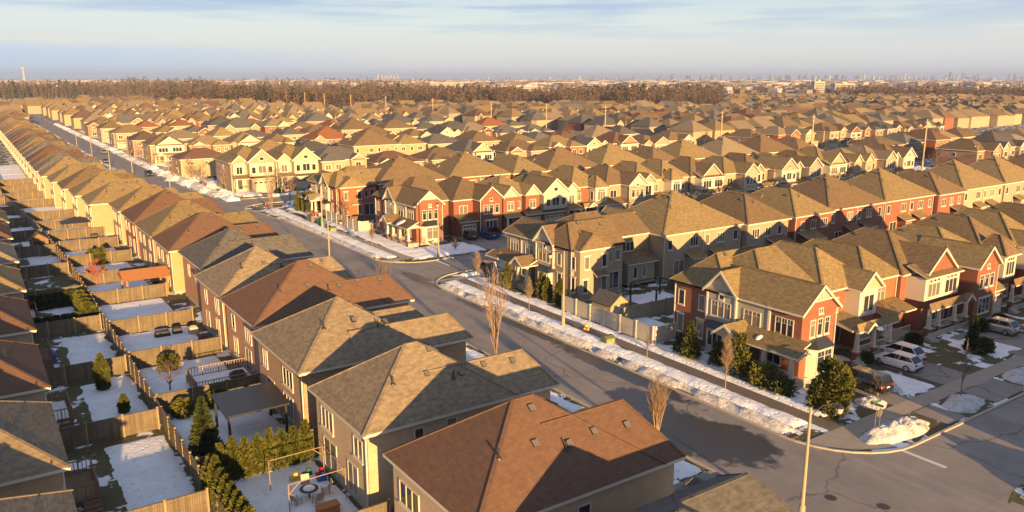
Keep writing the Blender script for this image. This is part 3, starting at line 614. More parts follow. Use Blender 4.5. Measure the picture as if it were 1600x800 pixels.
# ------------------------------------------------------------------ corner house with side gable dormer and wrap-around porch
def truss(s, xc, y, zt, hw, p):      # pale truss board in a gable peak
    z0 = zt-hw*p-.1
    s.roof.solid([(xc-hw, y-.2, z0), (xc+hw, y-.2, z0), (xc, y-.2, zt-.1), (xc-hw, y-.03, z0), (xc+hw, y-.03, z0), (xc, y-.03, zt-.1)], [(0,1,2), (5,4,3), (0,3,4,1)], 2)
    s.roof.box(xc-hw-.1, y-.32, z0-.12, xc+hw+.1, y-.05, z0+.04, 1); s.roof.box(xc-.06, y-.27, z0+.04, xc+.06, y-.21, zt-.2, 1)
def corner_house(s, style='front', w=8.6, d=16.0, two_gables=False):
    s.base(0, 3.9, w, d); s.base(.0, 0, 5.0, 3.9)
    s.hip(0, 3.9, w, d, 6.8, .58, 'x', 'hip', 'open', hp=.66); s.hip(0, 8.6, w, d, 6.8, .8, 'x', 'hip', 'open', hp=1.3)
    (s.hip(0, 0, 5.0, 9.5, 6.8, .82, 'y', 'gable', 'open', oh=.5, gm=3), truss(s, 2.5, 0, 9.1, 1.35, .82)) if style == 'front' else s.hip(0, 0, 5.2, 9.5, 6.8, .62, 'y', 'hip', 'open', oh=.5, hp=2.2)
    # side gable dormer, facing -x
    s.wall.box(-.32, 7.4, 3.7, -.004, 11.2, 6.6, 1); s.wall.box(-.05, 3.6, 3.7, -.003, 7.4, 6.6, 1)
    s.hip(-.32, 7.3, 4.8, 11.3, 6.82, 1.0, 'x', 'gable', 'open', oh=.25, gm=2)
    for y in (7.45, 11.15): s.wall.box(-.42, y-.1, 3.6, -.3, y+.1, 6.62, 2)
    s.wall.box(-.14, 3.5, 3.6, 0, 3.75, 6.62, 2); s.wall.box(-.4, 7.3, 6.62, -.3, 11.3, 6.84, 2); s.wall.box(-.1, 3.6, 3.55, .0, 11.2, 3.7, 2)
    s.win('L', 9.3, -.32, 4.3, 2.4, 1.5, 3, 'grid'); s.win('L', 9.3, -.32, 6.15, .55, .5, 1); s.win('L', 5.6, -.05, 4.3, 1.9, 1.4, 2, 'grid')
    s.win('L', 12.1, 0, 4.3, .75, 1.5, 1); s.win('L', 15.0, 0, 4.3, .75, 1.5, 1, 'plain'); s.win('L', 12.2, 0, 1.3, .75, 1.8, 1, 'trim'); s.win('L', 15.0, 0, 1.3, .75, 1.8, 1, 'trim')
    s.win('L', 1.9, 0, 4.3, 1.9, 1.6, 3, 'grid')
    # ground-floor bay with dark hood
    b = MB(); b.box(-.75, 8.3, .4, -.002, 10.7, 3.0, 0); s.add('bay_window', b, [M['trim']]); s.win('L', 9.5, -.75, 1.2, 1.8, 1.5, 3)
    b = MB(); b.solid([(-.95,8.1,3.0),(-.95,10.9,3.0),(-.003,10.9,3.0),(-.003,8.1,3.0),(-.35,8.5,3.65),(-.35,10.5,3.65),(-.004,10.5,3.65),(-.004,8.5,3.65)], [(0,1,2,3),(4,5,6,7),(0,1,5,4),(1,2,6,5),(3,0,4,7),(2,3,7,6)]); s.add('bay_hood', b, [M['slatey']])
    # porch round the street corner
    s.wall.box(-2.1, -.9, -.2, -.05, 7.6, .7, 3); s.shed(-2.5, -1.1, 0, 7.9, 3.35, 4.35, 'L')
    s.hip(-2.7, 5.0, .2, 7.9, 3.5, .75, 'x', 'gable', 'open', oh=.1, th=.16, gm=2)
    s.hip(-2.5, -1.3, .0, 1.3, 3.42, .45, 'y', 'gable', 'hip', oh=.08, th=.16, gm=2)
    for y in (-.5, 2.6, 5.3, 7.4): s.column(-1.8, y, .2, 3.25)
    s.rail(-1.8, -.3, -1.8, 2.4, .7); s.rail(-1.8, 2.8, -1.8, 5.1, .7); s.door('L', 6.4, 0, .8, 1.1); s.win('L', 3.2, 0, 1.3, 2.2, 1.7, 3)
    if style == 'front':
        for c in (1.6, 2.7, 3.8): s.win('F', c, 0, 4.35, .62, 1.55, 1, 'grid')
        s.win('F', 2.7, 0, 6.5, .5, .42, 2)
        b = MB(); b.solid([(1.0,0,.5),(1.5,-.75,.5),(3.9,-.75,.5),(4.4,0,.5),(1.0,0,3.3),(1.5,-.75,3.3),(3.9,-.75,3.3),(4.4,0,3.3)], [(0,1,2,3),(7,6,5,4),(0,1,5,4),(1,2,6,5),(2,3,7,6)]); s.add('bay_window', b, [M['trim']])
        s.win('F', 2.7, -.75, 1.1, 2.1, 1.9, 2, 'grid')
        b = MB(); b.solid([(.8,0,3.3),(1.35,-1.0,3.3),(4.05,-1.0,3.3),(4.6,0,3.3),(1.6,0,4.15),(1.9,-.3,4.1),(3.5,-.3,4.1),(3.8,0,4.15)], [(0,1,2,3),(7,6,5,4),(0,1,5,4),(1,2,6,5),(2,3,7,6)]); s.add('bay_hood', b, [M['slatey']])
    s.spout(-.08, d-.1); s.spout(5.1, -.06); s.vent(3, 12); s.pipe(2.2, 13.6); s.vent(6.5, 12.5); s.pipe(4.5, 5.5)
    s.win('B', 2.2, d, 4.4, 1.0, 1.3, 1); s.win('B', 6, d, 4.4, 1.2, 1.3, 2)

# ================================================================== THE SETTING
ST = [-12, 65, 147, 226, 305, 384, 463, 542, 621, 700, 779]          # centres of the cross streets
def shf(s): return 0 if s < 112 else -5.0*min(1, (s-112)/70)          # the long street bends a little
far = MB(); far.face([(-30000, -6000, -.06), (30000, -6000, -.06), (30000, 40000, -.06), (-30000, 40000, -.06)]); struct('ground', far, [M['farland']])
g = MB(); g.face([(-140, -60, 0), (1400, -60, 0), (1400, 1000, 0), (-140, 1000, 0)]); struct('neighbourhood_ground', g, [M['turf']])
# main street
mb = MB(); ss = list(range(-60, 700, 8))
for a, b in zip(ss, ss[1:]):
    mb.face([(-9+shf(a), a, .012), (0+shf(a), a, .012), (0+shf(b), b, .012), (-9+shf(b), b, .012)])
mb.face([(0, -60, .012), (8, -60, .012), (4.5, -16.5, .012), (0, -16.5, .012)])
def arcpts(cx, cy, r, a0, a1, n=8): return [(cx+r*math.cos(R(a0+(a1-a0)*i/n)), cy+r*math.sin(R(a0+(a1-a0)*i/n))) for i in range(n+1)]
RB = 7.0
for k, c in enumerate(ST):
    h = 3.8 if k == 0 else 4.5; x = shf(c); y0, y1 = (c-h, c+h); e = 175 if k < 2 else 1200
    mb.face([(x+.0, y0, .016), (x+e, y0, .016), (x+e, y1, .016), (x+.0, y1, .016)])
    for sg, yy in ((1, y1), (-1, y0)):   # rounded corners
        cy = yy+sg*RB; p = arcpts(x+RB, cy, RB, 180, 180+sg*90); 
        mb.face([(x, yy, .02)]+[(a, b, .02) for a, b in (p if sg > 0 else p)])
mb.face([(183, 60, .014), (192, 60, .014), (192, 700, .014), (183, 700, .014)])
struct('road', mb, [M['road']])
# kerbs
kb = MB()
def kerb(path, w=.22, h=.13):
    for (a, b) in zip(path, path[1:]):
        kb.bar((a[0], a[1], h/2-.02), (b[0], b[1], h/2-.02), w, h+.04)
for k, c in enumerate(ST[:5]):
    h = 3.8 if k == 0 else 4.5; x = shf(c); n = ST[k+1]; hn = 4.5
    kerb(list(reversed(arcpts(x+RB, c+h+RB, RB, 180, 270)))[:0] or arcpts(x+RB, c+h+RB, RB, 270, 180))
    kerb([(x+RB, c+h), (x+180, c+h)]); kerb([(x+RB if k else 9, c-h), (x+180, c-h)]); kerb(arcpts(x+RB, c-h-RB, RB, 90, 180) if k else arcpts(9, c-h-4, 4, 90, 170))
    yy = c+h+RB
    while yy < n-hn-RB-.1:
        y2 = min(yy+10, n-hn-RB); kerb([(shf(yy), yy), (shf(y2), y2)]); yy = y2
yy = -60
while yy < 400: kerb([(-9+shf(yy), yy), (-9+shf(yy+10), yy+10)]); yy += 10
struct('kerb', kb, [M['kerb']])
# sidewalks
sw = MB(); wet = MB()
for k, c in enumerate(ST[:6]):
    n = ST[k+1]; x = shf(c+20); h = 3.8 if k == 0 else 4.5
    (wet if k == 0 else sw).face([(x+4.1, c+h+3.4, .03), (x+5.7, c+h+3.4, .03), (shf(n-8)+5.7, n-8, .03), (shf(n-8)+4.1, n-8, .03)])
    sw.face([(x+.3, c+h+3.3 if k else -4.6, .034), (x+175, c+h+3.3 if k else -4.6, .034), (x+175, c+h+4.9 if k else -2.95, .034), (x+.3, c+h+4.9 if k else -2.95, .034)])
    sw.face([(x+.3, n-8.2, .038), (x+175, n-8.2, .038), (x+175, n-6.7, .038), (x+.3, n-6.7, .038)])
sw.face([(4.1, -4.58, .042), (5.8, -4.58, .042), (5.8, -7.7, .042), (2.6, -6.1, .042), (.3, -3.4, .042), (.3, -3.0, .042), (4.1, -3.0, .042)])
struct('sidewalk', sw, [M['walk']]); struct('wet_sidewalk', wet, [M['wetwalk']])
dv = MB()
def drive(x0, x1, y0, y1, z=.046): dv.face([(x0, y0, z), (x1, y0, z), (x1, y1, z), (x0, y1, z)])
drive(13.2, 16.0, -3, 5.2); drive(13.2, 16.0, -7.75, -4.7); drive(21.6, 26.4, -3, 6.5); drive(21.3, 27.2, -7.75, -4.7); drive(40.5, 44, -7.75, 5); drive(57, 62, -7.75, 5)
drive(19.2, 27.4, 69.6, 85.2); drive(9.6, 15.0, 53.5, 60.3); drive(30.5, 36, 69.6, 82)
for s_ in (-19.5, -6.2, 6.9, 19.8, 33.6, 45.8, 59.6, 72.5, 84.5, 98): drive(-18, -9.1, s_, s_+4.2, .054)
for k, c in enumerate(ST[:5]):
    for x in range(36, 175, 19): drive(shf(c)+x, shf(c)+x+5, c+4.6, c+16, .05); drive(shf(c)+x+7, shf(c)+x+12, c-12, c-4.6, .05)
struct('driveway', dv, [M['drive']])
ml = MB(); ml.face([(5.4, -11.5, .03), (5.8, -11.5, .03), (5.8, -7.9, .03), (5.4, -7.9, .03)]); ml.face([(7.6, 65.2, .03), (8.0, 65.2, .03), (8.0, 69.2, .03), (7.6, 69.2, .03)])
struct('road_marking', ml, [M['line']])
for (x, y), l in (((-5.2, -9.3), 'round iron manhole cover in the road beside the foreground lamp post'), ((-3.3, -12.0), 'round iron manhole cover farther out in the intersection')):
    m = MB(); m.lathe([(.4, .018), (.4, .03), (.3, .034)], 0, 0, 16); tag(m.obj('manhole_cover', [M['iron']], loc=(x, y, 0)), l, 'manhole cover')
m = MB(); m.box(-.5, -.25, .0, .5, .25, .16); tag(m.obj('storm_drain', [M['iron']], loc=(.6, -1.9, 0)), 'dark storm drain set in the kerb at the rounded corner', 'drain')

# ---- snow: heightfield patches with uneven rims
SN = MB(); SB = MB()
def snowfield(mb, x0, y0, x1, y1, h=.25, res=.5, seed=0, edge=1.0, cut=.12, amp=.6, z0=0.0, fr=.55, tilt=None):
    nx = max(2, int((x1-x0)/res)); ny = max(2, int((y1-y0)/res)); H = {}
    for i in range(nx+1):
        for j in range(ny+1):
            x = x0+(x1-x0)*i/nx; y = y0+(y1-y0)*j/ny
            e = min(x-x0, x1-x, y-y0, y1-y)/edge; e = max(0, min(1, e-.9*max(0, mnoise.noise(Vector((x*.45, y*.45, seed+11.))))-.25*max(0, mnoise.noise(Vector((x*1.3, y*1.3, seed+12.)))))) 
            n = mnoise.noise(Vector((x*fr+seed*7.3, y*fr, seed))); n2 = mnoise.noise(Vector((x*1.9, y*1.9, seed+5)))
            H[i, j] = h*(e**.6)*(1+amp*n+.35*amp*n2) - h*cut*(1+2.2*n)
    idx = {}
    for i in range(nx):
        for j in range(ny):
            c = [(i, j), (i+1, j), (i+1, j+1), (i, j+1)]
            if sum(H[k] > 0 for k in c) < 2: continue
            f = []
            for k in c:
                if k not in idx:
                    idx[k] = len(mb.v); mb.v.append((x0+(x1-x0)*k[0]/nx, y0+(y1-y0)*k[1]/ny, z0+max(-.05, H[k])))
                f.append(idx[k])
            mb.f.append(tuple(f)); mb.m.append(0)
def pile(x, y, rx, ry, h, seed, name=None, label=None, mat='pilesnow', ang=0, group=None):
    mb = MB(); n = 44; m = 18; rr = random.Random(seed)
    for i in range(m+1):
        for j in range(n):
            a = 2*math.pi*j/n; r = i/m; k = 1+.28*mnoise.noise(Vector((math.cos(a)*1.3, math.sin(a)*1.3, seed)))+.09*mnoise.noise(Vector((math.cos(a)*5, math.sin(a)*5, seed+2)))
            px, py = rx*r*k*math.cos(a), ry*r*k*math.sin(a); hz = h*(1-r**2.2)*(1+.45*mnoise.noise(Vector((px*1.1, py*1.1, seed*3))))+(.16*mnoise.noise(Vector((px*2.6, py*2.6, seed)))+.09*mnoise.noise(Vector((px*6, py*6, seed+4))))*(1-r**3)
            mb.v.append((px*math.cos(ang)-py*math.sin(ang), px*math.sin(ang)+py*math.cos(ang), max(hz, 0) if i < m else -.05))
    for i in range(m):
        for j in range(n): a = i*n+j; b = i*n+(j+1) % n; mb.f.append((a, b, b+n, a+n)); mb.m.append(0)
    o = mb.obj('snow_pile', [M[mat]], smooth=True, loc=(x, y, .02)); tag(o, label, 'snow pile', group); return o
# boulevard banks along the main street, snow on the house side of the sidewalk
snowfield(SB, .2, -1.5, 2.1, 56, .62, .3, 1, 1.0, .12, .8); snowfield(SN, 1.8, -1.0, 4.2, 57, .32, .3, 2, .7, .15, .6)
snowfield(SN, 5.6, -1.0, 7.3, 57, .30, .35, 3, .6, .22, .8); snowfield(SN, 7.0, 1.0, 10.5, 20, .16, .35, 4, .6, .55, 1.2)
snowfield(SB, .2, 76, 2.0, 134, .5, .4, 5, .9, .15, .8); snowfield(SN, 1.7, 75, 4.2, 134, .3, .35, 6, .7, .15, .6); snowfield(SN, 5.5, 75, 9.5, 99, .28, .4, 7, .8, .15, .7); snowfield(SN, 5.5, 99, 7.6, 133, .25, .4, 8, .5, .2, .7)
snowfield(SN, 5.6, 71.5, 19, 79.5, .25, .35, 9, .8, .10, .7); snowfield(SN, 27.5, 70, 31, 81, .5, .4, 10, .8, .1, .7); snowfield(SN, 5.8, 57.6, 9, 59.5, .35, .3, 40, .5, .15, .7)
[snowfield(SN, -12.2, a, -9.3, b, .4, .3, 300+i, .8, .3, 1.0) for i, (a, b) in enumerate([(-15, -6.5), (-1.8, 6.6), (11.3, 19.5), (24.2, 33.3), (38, 45.5), (50.2, 59.3), (64, 72.2)])]
snowfield(SN, 33.2, -2.6, 39, 3.2, .22, .4, 11, .8, .35, 1.1); snowfield(SN, 16.5, -2.7, 21, 2.5, .2, .35, 12, .7, .3, 1.0)
for k, c in enumerate(ST[2:6]):
    x = shf(c+20)
    snowfield(SB, x+.2, c+12, x+4, c+68, .7, .6, 20+k, 1.0, .1, .9); snowfield(SN, x+5.8, c+8, x+12, c+70, .5, .7, 30+k, 1.0, .2, 1.0)
    for j in range(7): snowfield(SN, x+12+j*22, c+5, x+26+j*22, c+8, .7, .7, 50+k*9+j, 1.0, .25, 1.2); snowfield(SN, x+12+j*22, c-11, x+22+j*22, c-5, .6, .7, 150+k*9+j, 1.0, .3, 1.2)
for j in range(6): snowfield(SN, 46+j*21, 70, 58+j*21, 79, .5, .6, 250+j, 1.0, .3, 1.1); snowfield(SN, 30+j*21, 57, 42+j*21, 60, .6, .6, 260+j, 1.0, .2, 1.1)
for k in range(10): snowfield(SN, 193+rnd.uniform(0, 3), 62+k*26, 199+rnd.uniform(0, 4), 80+k*26, .7, .7, 270+k, 1.0, .2, 1.2)
for k in range(24):
    a = 150+k*16; x = shf(a); snowfield(SB, x-9.2, a, x-7.6, a+rnd.uniform(8, 15), .5, .5, 400+k, .7, .2, 1.1); snowfield(SN, x+.1, a, x+3.9, a+rnd.uniform(9, 15.5), .8, .55, 440+k, .9, .15, 1.1)
for k in range(9): a = 150+k*17; snowfield(SN, shf(a)-12.5, a, shf(a)-9.4, a+10, .5, .5, 480+k, .8, .25, 1.1)
# behind the tan corner house and between the block's backs
snowfield(SN, 8.0, 21.5, 14, 31, .2, .35, 13, .5, .2, .8); snowfield(SN, 17, 30, 24, 36, .2, .4, 14, .6, .2, .8)
for j in range(9): snowfield(SN, 26+j*9, 23, 34+j*9, 35, .18, .5, 60+j, .7, .6, 1.2)
# back yards of the near row and of the left row
EDGE = [-8.9, 4.5, 17.4, 31.3, 44.3, 56.6, 71, 83, 96.5, 109.3, 120.5, 132.9, 146, 165, 180, 195, 210, 225, 240, 256, 272]
for j, (a, b) in enumerate(zip(EDGE, EDGE[1:])):
    x = shf(a); snowfield(SN, x-39.9, a+.3, x-32.3, b-.3, .17, .32, 80+j, .35, [.08, .5, .2, .2, .18, .12, .2, .4, .4, .5][j % 10], [.5, .9, .6, .6, .6, .5, .5, 1, 1, 1][j % 10])
LEDGE = [9.5, 24.3, 30.4-1.0, 46.2, 62.5, 78.5, 94.5, 111, 127, 143, 160, 176, 192]
LEDGE = [-4, 12.5, 28.3, 43.5, 60, 76, 92, 108, 124, 140, 157, 174, 190]
for j, (a, b) in enumerate(zip(LEDGE, LEDGE[1:])):
    if j not in (5,): snowfield(SN, shf(a)-45.2, a+.8, shf(a)-40.6, b-1.0, .17, .32, 110+j, .5, [.45, .5, .35, .5, .55, .5][j % 6], 1.1)
tag(SN.obj('snow_cover', [M['snow']], smooth=True), kind='stuff'); tag(SB.obj('ploughed_snow', [M['dirtysnow']], smooth=True), kind='stuff')
pile(8.3, -6.0, 4.2, 1.35, .85, 3, label='long snow heap with a sunlit crumbling end on the rounded street corner', ang=-.07)
pile(18.5, -6.3, 2.3, 1.5, .7, 4, label='rounded snow heap between driveways with a thin bare tree in it')
pile(30.5, -6.1, 3.2, 1.4, .6, 5, label='low snow heap at the kerb near the right edge of the photo')
pile(10.0, -17.2, 3.8, 1.6, 1.2, 6, label='snow heap on the opposite corner across the side street')
pile(16.9, 1.1, 1.3, 2.8, .7, 7, label='snow heap between the black minivan and the white cars'); pile(12.0, -1.6, 1.4, 1.3, .5, 8, label='small snow heap beside the round golden bush')
pile(12.5, 60.0-1.2, 4.6, 1.5, .9, 9, label='snow heap on the far corner of the side street by the tan corner house')
pile(20, 60, 0.1, .1, .05, 2) if False else None
for i, (x, y, r) in enumerate([(0.5, 187, 2.4), (3.5, 176, 2.2), (.8, 169, 2.6), (3.2, 163, 2.0), (-.5, 199, 2.6), (3.4, 193, 2.2), (.2, 213, 2.6), (3.6, 160, 1.6)]):
    pile(x-3.2, y, r, r*.9, 1.2, 20+i, label='white snow mound among the driveways beyond the bend', group='snow mounds beyond the bend')

# ================================================================== NEAR ROW, seen from behind (fronts face east)
def near(s0, s1, tb, tf, wing, wall, roof, label, split=None, ze=5.9, p=.74, hp=.64, hipf=None, wins=None, lod=0, wing2=None, gf='hip'):
    w = s1-s0; d = tf-tb; s = House(w, lod); top = ze-.2
    m = hipf if hipf is not None else 2.0
    s.base(0, m, w, d, 0, top); zr = s.hip(0, m, w, d, ze, p, hp=hp)
    if wing: 
        s.base(wing[0], 0, wing[1], m-.002, 0, top); s.hip(wing[0]-.002, 0, wing[1], m+6, ze, wing[2] if len(wing) > 2 else p, 'y', gf, 'open', hp=1.5)
    if wing2:
        a, b, y, z = wing2; s.base(a, y, b, m-.003, 0, z-.2); s.hip(a, y, b, m+5, z, .62, 'y', 'hip', 'open', hp=1.2)
    for it in wins or []:
        if it[0] == 'door': s.door('B', it[1], d, it[2], *it[3:])
        else: s.win(it[0], it[1], d if it[0] == 'B' else 0 if it[0] == 'L' else w, *it[2:])
    s.spout(.12, d+.08, top); s.vent(w*.5-.7, d*.55); s.vent(w*.38, d*.3); s.vent(w*.2, 2.2); s.vent(w*.22, 4.6); s.vent(w*.25, d*.62); s.pipe(w*.24, d*.8); s.pipe(w*.18, d*.5); s.vent(w*.2, 6.6)
    r = s.build(wall, roof, 'greige', 'greige'); return place(r, tf, s0, 'E', label, group='detached homes of the near row')
B_, D_ = 'B', 'door'
near(-20.5, -10.6, -31.6, -18.4, (5.0, 9.9, .6), 'grey', 'dark', 'grey-roofed house half out of frame at the bottom edge', hipf=3.5, wing2=(.2, 4.2, 1.6, 4.4))
near(-7.0, 2.7, -32.1, -18.2, (0, 6.6), 'stone', 'redbrown', 'foreground cream brick house under the largest red-brown hip roof', hipf=1.6, hp=.66,
     wins=[(B_, 7.6, 3.3, 2.3, 1.35, 3), (B_, 2.6, 3.3, 1.2, 1.3, 2), (D_, 3, .4, 2.0, 2.1, 'patio_door'), ('L', 7.0, 3.2, .8, 1.7, 1), ('L', 10.0, 3.2, .6, 1.4, 1), ('L', 3.4, 1.0, 1, 1.6, 1)])
near(6.4, 15.4, -32.1, -17.4, (0, 4.9), 'stone', 'grey', 'beige brick house under a grey hip roof beside the red-brown foreground roof', hipf=3.6, hp=.66, wing2=(5.4, 8.7, 1.8, 4.3),
     wins=[(B_, 6.9, 3.5, 2.0, 1.45, 3), (B_, 1.5, 3.5, 1.3, 1.35, 2), (D_, 6.6, .35, 2.2, 2.3, 'patio_door'), (D_, 2.6, .35, 1.5, 2.2, 'patio_door'), ('L', 8.5, 4.2, .7, 1.1, 1), ('L', 11, 4.2, .6, 1, 1)])
near(19.2, 30.6, -31.7, -17.0, (0, 4.0), 'umber', 'grey', 'brown brick house with grey hip roof, next behind the beige one', hipf=4.0, hp=.66, wing2=(4.4, 9.4, .8, 5.6),
     wins=[(B_, 3.6, 3.5, 2.2, 1.4, 3), (B_, 9.4, 3.5, 1.0, 1.4, 2), (D_, 8.2, .35, 1.7, 2.2, 'patio_door'), (B_, 3.8, .8, 2.2, 1.8, 3), ('L', 6, 4, .7, 1, 1)])
near(33.0, 43.6, -31.0, -15.5, (0, 5.2), 'salmon', 'redbrown', 'pinkish brick house under a broad red-brown hip roof, mid near row', hipf=2.6, hp=.66, wing2=(5.4, 9.8, .6, 5.2),
     wins=[(B_, 3.0, 3.5, 1.8, 1.4, 3), (B_, 8.0, 3.5, .9, 1.4, 1), (D_, 3.4, .35, 1.8, 2.2, 'patio_door'), (B_, 7.6, .8, 1.2, 1.8, 2)])
near(45.2, 55.3, -30.8, -17.0, (0, 4.8), 'salmon', 'grey', 'pink-red brick house with grey hip roof beyond the red-brown one', hipf=3.4, hp=.66,
     wins=[(B_, 2.8, 3.5, 1.3, 1.4, 2), (B_, 7.4, 3.5, .8, 1.4, 1), (B_, 3.0, .7, 1.2, 1.9, 2), (D_, 7.2, .35, 1.3, 2.1, 'patio_door')])
near(58.9, 70.0, -29.4, -16.5, (0, 5.5), 'salmon', 'slate', 'house with the small slate-grey hip roof set back in the near row', hipf=3.0, hp=.66, wins=[(B_, 4, 3.5, 1.5, 1.4, 2), (B_, 8, 3.5, .8, 1.3, 1)])
RN = [(71.7, 82.0, 'tan', 'redbrown', 'tan brick house with brown-red hip roof behind the wooden gazebo'), (83.6, 95.9, 'pink', 'olive', 'reddish brick house with an olive-tan hip roof'), (97.2, 108.3, 'orange', 'redbrown', 'orange brick house with brown-red hip roof at the bend'),
      (110.3, 120.0, 'tan', 'olive', 'golden brick house with broad olive roof past the bend'), (121.5, 132, 'tan', 'olive', 'golden brick house second past the bend'), (134.8, 145, 'tan', 'olive', 'golden brick house third past the bend'),
      (147.2, 158, 'tan', 'brown', 'golden brick house fourth past the bend, browner roof'), (161, 171.5, 'tan', 'olive', 'golden brick house fifth past the bend'), (174, 184, 'tan', 'olive', 'golden brick house sixth past the bend')]
yy = 187.0; j = 0
ordn = ['seventh', 'eighth', 'ninth', 'tenth', 'eleventh', 'twelfth', 'thirteenth', 'fourteenth', 'fifteenth', 'sixteenth', 'seventeenth', 'eighteenth', 'nineteenth', 'twentieth']
while yy < 480:
    w = rnd.uniform(9.4, 11.5); ro = rnd.choice(['olive', 'tan', 'brown', 'brown', 'grey', 'slate', 'redbrown'])
    RN.append((yy, yy+w, 'tan', ro, ('golden brick house %s past the bend along the long street' % ordn[j]) if j < 14 else 'distant golden house far along the long street')); yy += w+rnd.uniform(1.6, 4); j += 1
for i, (a, b, wl, ro, lb) in enumerate(RN):
    x = shf((a+b)/2); tb = -30.4+x*.9+(-2.3 if a > 116 else 0); w = b-a; v = i % 3
    near(a, b, tb, tb+[14.2, 15.2, 13.4][v], (0, w*[.5, .45, .55][v]), wl, ro, lb, hipf=[2.6, 3.2, 1.8][v], hp=.66, p=[.66, .58, .7][v], lod=0 if a < 150 else 1,
         wins=[(B_, w*.25, 3.5, .8, 1.35, 1), (B_, w*.6, 3.5, .9, 1.35, 1), (B_, w*.85, 3.5, .9, 1.35, 1), (B_, w*.3, .7, 1, 1.9, 1), (D_, w*.65, .35, 1.6, 2.1, 'patio_door')], wing2=(w*.6, w*.95, .6, 4.2) if v else None)
# left row: fronts face west, backs look at us from the left edge
LW = [(-7, 4, 'tan', 'olive'), (9.3-11.2+0, 8.9, 'cream', 'olive')]
LR = [(-2.2, 8.4, 'tan', 'grey', 'first roof corner from the bottom at the left edge, grey shingles'), (12.3, 22.9, 'tan', 'grey', 'second roof corner from the bottom at the left edge, grey shingles'), (27.0, 37.6, 'cream', 'redbrown', 'third roof corner up the left edge, red-brown'),
      (43.2, 54.1, 'cream', 'redbrown', 'fourth roof corner up the left edge, red-brown'), (59.6, 70.2, 'tan', 'olive', 'fifth roof corner up the left edge, olive shingles'), (76, 86.5, 'tan', 'grey', 'sixth roof corner up the left edge, grey'),
      (93.6, 104.6, 'cream', 'redbrown', 'seventh roof corner up the left edge, small and red-brown'), (109, 120, 'tan', 'olive', 'eighth roof corner up the left edge, small and olive')]
for i, (a, b, wl, ro, lb) in enumerate(LR):
    w = b-a; s = House(w, 0); s.base(0, 0, w, 13, 0, 5.7); s.hip(0, 0, w, 13, 5.9, .62); s.win('B', w*.3, 13, 3.5, 1.6, 1.3, 2); s.win('B', w*.75, 13, 3.5, 1.0, 1.3, 1); s.door('B', w*.4, 13, 1.0, 1.8, 2.1, 'patio_door'); s.pipe(w*.6, 11); s.vent(w*.4, 9); s.spout(w-.1, 13.08, 5.7)
    place(s.build(wl, ro), -62.0+i*.25, b, 'W', lb, group='homes along the left edge')

# ================================================================== SIDE-STREET BLOCKS
s = House(8.6); corner_house(s); place(s.build('red', 'olive', 'greige', 'greige'), 10.6, 5.0, 'S', 'red brick corner house with greige gable dormer and wrap-around porch, right foreground')
s = House(8.6); corner_house(s); place(s.build('red', 'brown', 'white', 'white'), 10.6, 81.2, 'S', 'red brick corner house with pale siding across the side street, pickup beside it')
def corner_back(s):
    corner_house(s, 'back', 8.6, 14.8); w = 8.6; d = 14.8
    s.base(.3, d, 5.4, d+1.2); s.hip(.3, d-5, 5.4, d+1.2, 6.8, .62, 'y', 'open', 'hip', oh=.4, hp=2.0)
    s.base(w+.01, 5, 16.2, d-3, 0); s.hip(w-3, 5, 16.3, d-3, 6.8, .62, 'x', 'open', 'open'); s.win('B', 12.2, d-3, 4.6, 2.2, 1.2, 3); s.W(10.2, d-3, 15.2, d-.6, .35, 3.3, 0); s.shed(9.9, d-3, 15.6, d-.2, 3.35, 4.5, 'B'); s.win('B', 11.5, d-.6, 1.3, .6, 1.5, 1); s.win('B', 13.2, d-.6, 1.3, .6, 1.5, 1)
    s.win('B', 1.4, d+1.2, 4.3, .7, 1.5, 1, 'trim'); s.win('B', 4.3, d+1.2, 4.3, .7, 1.5, 1, 'trim'); s.win('B', 1.2, d+1.2, 1.2, .7, 1.6, 1, 'trim'); s.win('B', 4.3, d+1.2, 1.2, .8, 1.7, 1); s.shed(2.4, d+1.2, 4.6, d+2.0, 3.3, 3.8, 'B')
    s.win('B', 7.6, d, 4.5, .8, 1.3, 1); s.door('B', 6.9, d, .6, 2.0, 2.3, 'patio_door')
for nm, wall, roof, x, y, lb in (('t', 'beige', 'brown', 10.9, 54.0, 'tan brick corner house with clipped side gable and porch beside the cedar columns'), ('r', 'orange', 'olive', 8.9, 126.5, 'orange-red brick corner house with white-edged clipped gable by the light fence')):
    s = House(8.6, 0, True); corner_back(s); r = s.build(wall, roof, 'greige' if nm == 't' else 'white', 'greige'); place(r, x+8.6, y, 'N', lb)
def row(face, s_front, t0, picks, lod, desc, cat='house', grp=None, tag0=''):
    t = t0; res = []
    for i, (kind, wall, roof, gap) in enumerate(picks):
        w = TYPES[kind][1]; r = make(kind, wall, roof, lod, (i*7+int(t0)) % 2 == 1 and kind not in ('semi',))
        x = t if face == 'S' else t+w
        lb = '%s %s house with %s%s, %s' % (NTH[i] if i < len(NTH) else 'later', {'beige': 'beige', 'cream': 'cream', 'tan': 'tan', 'red': 'red brick', 'orange': 'orange brick', 'brown': 'brown brick', 'pink': 'pink brick', 'grey': 'grey brick', 'white': 'white'}[wall],
              {'grey': 'grey', 'olive': 'olive', 'redbrown': 'red-brown', 'slate': 'slate', 'brown': 'brown', 'tan': 'tan', 'rust': 'rust-red', 'dark': 'dark', 'green': 'green'}[roof]+' roof', '', desc)
        place(r, x, s_front, face, lb, group=grp); t += w+gap; res.append((r, x, w))
    return t
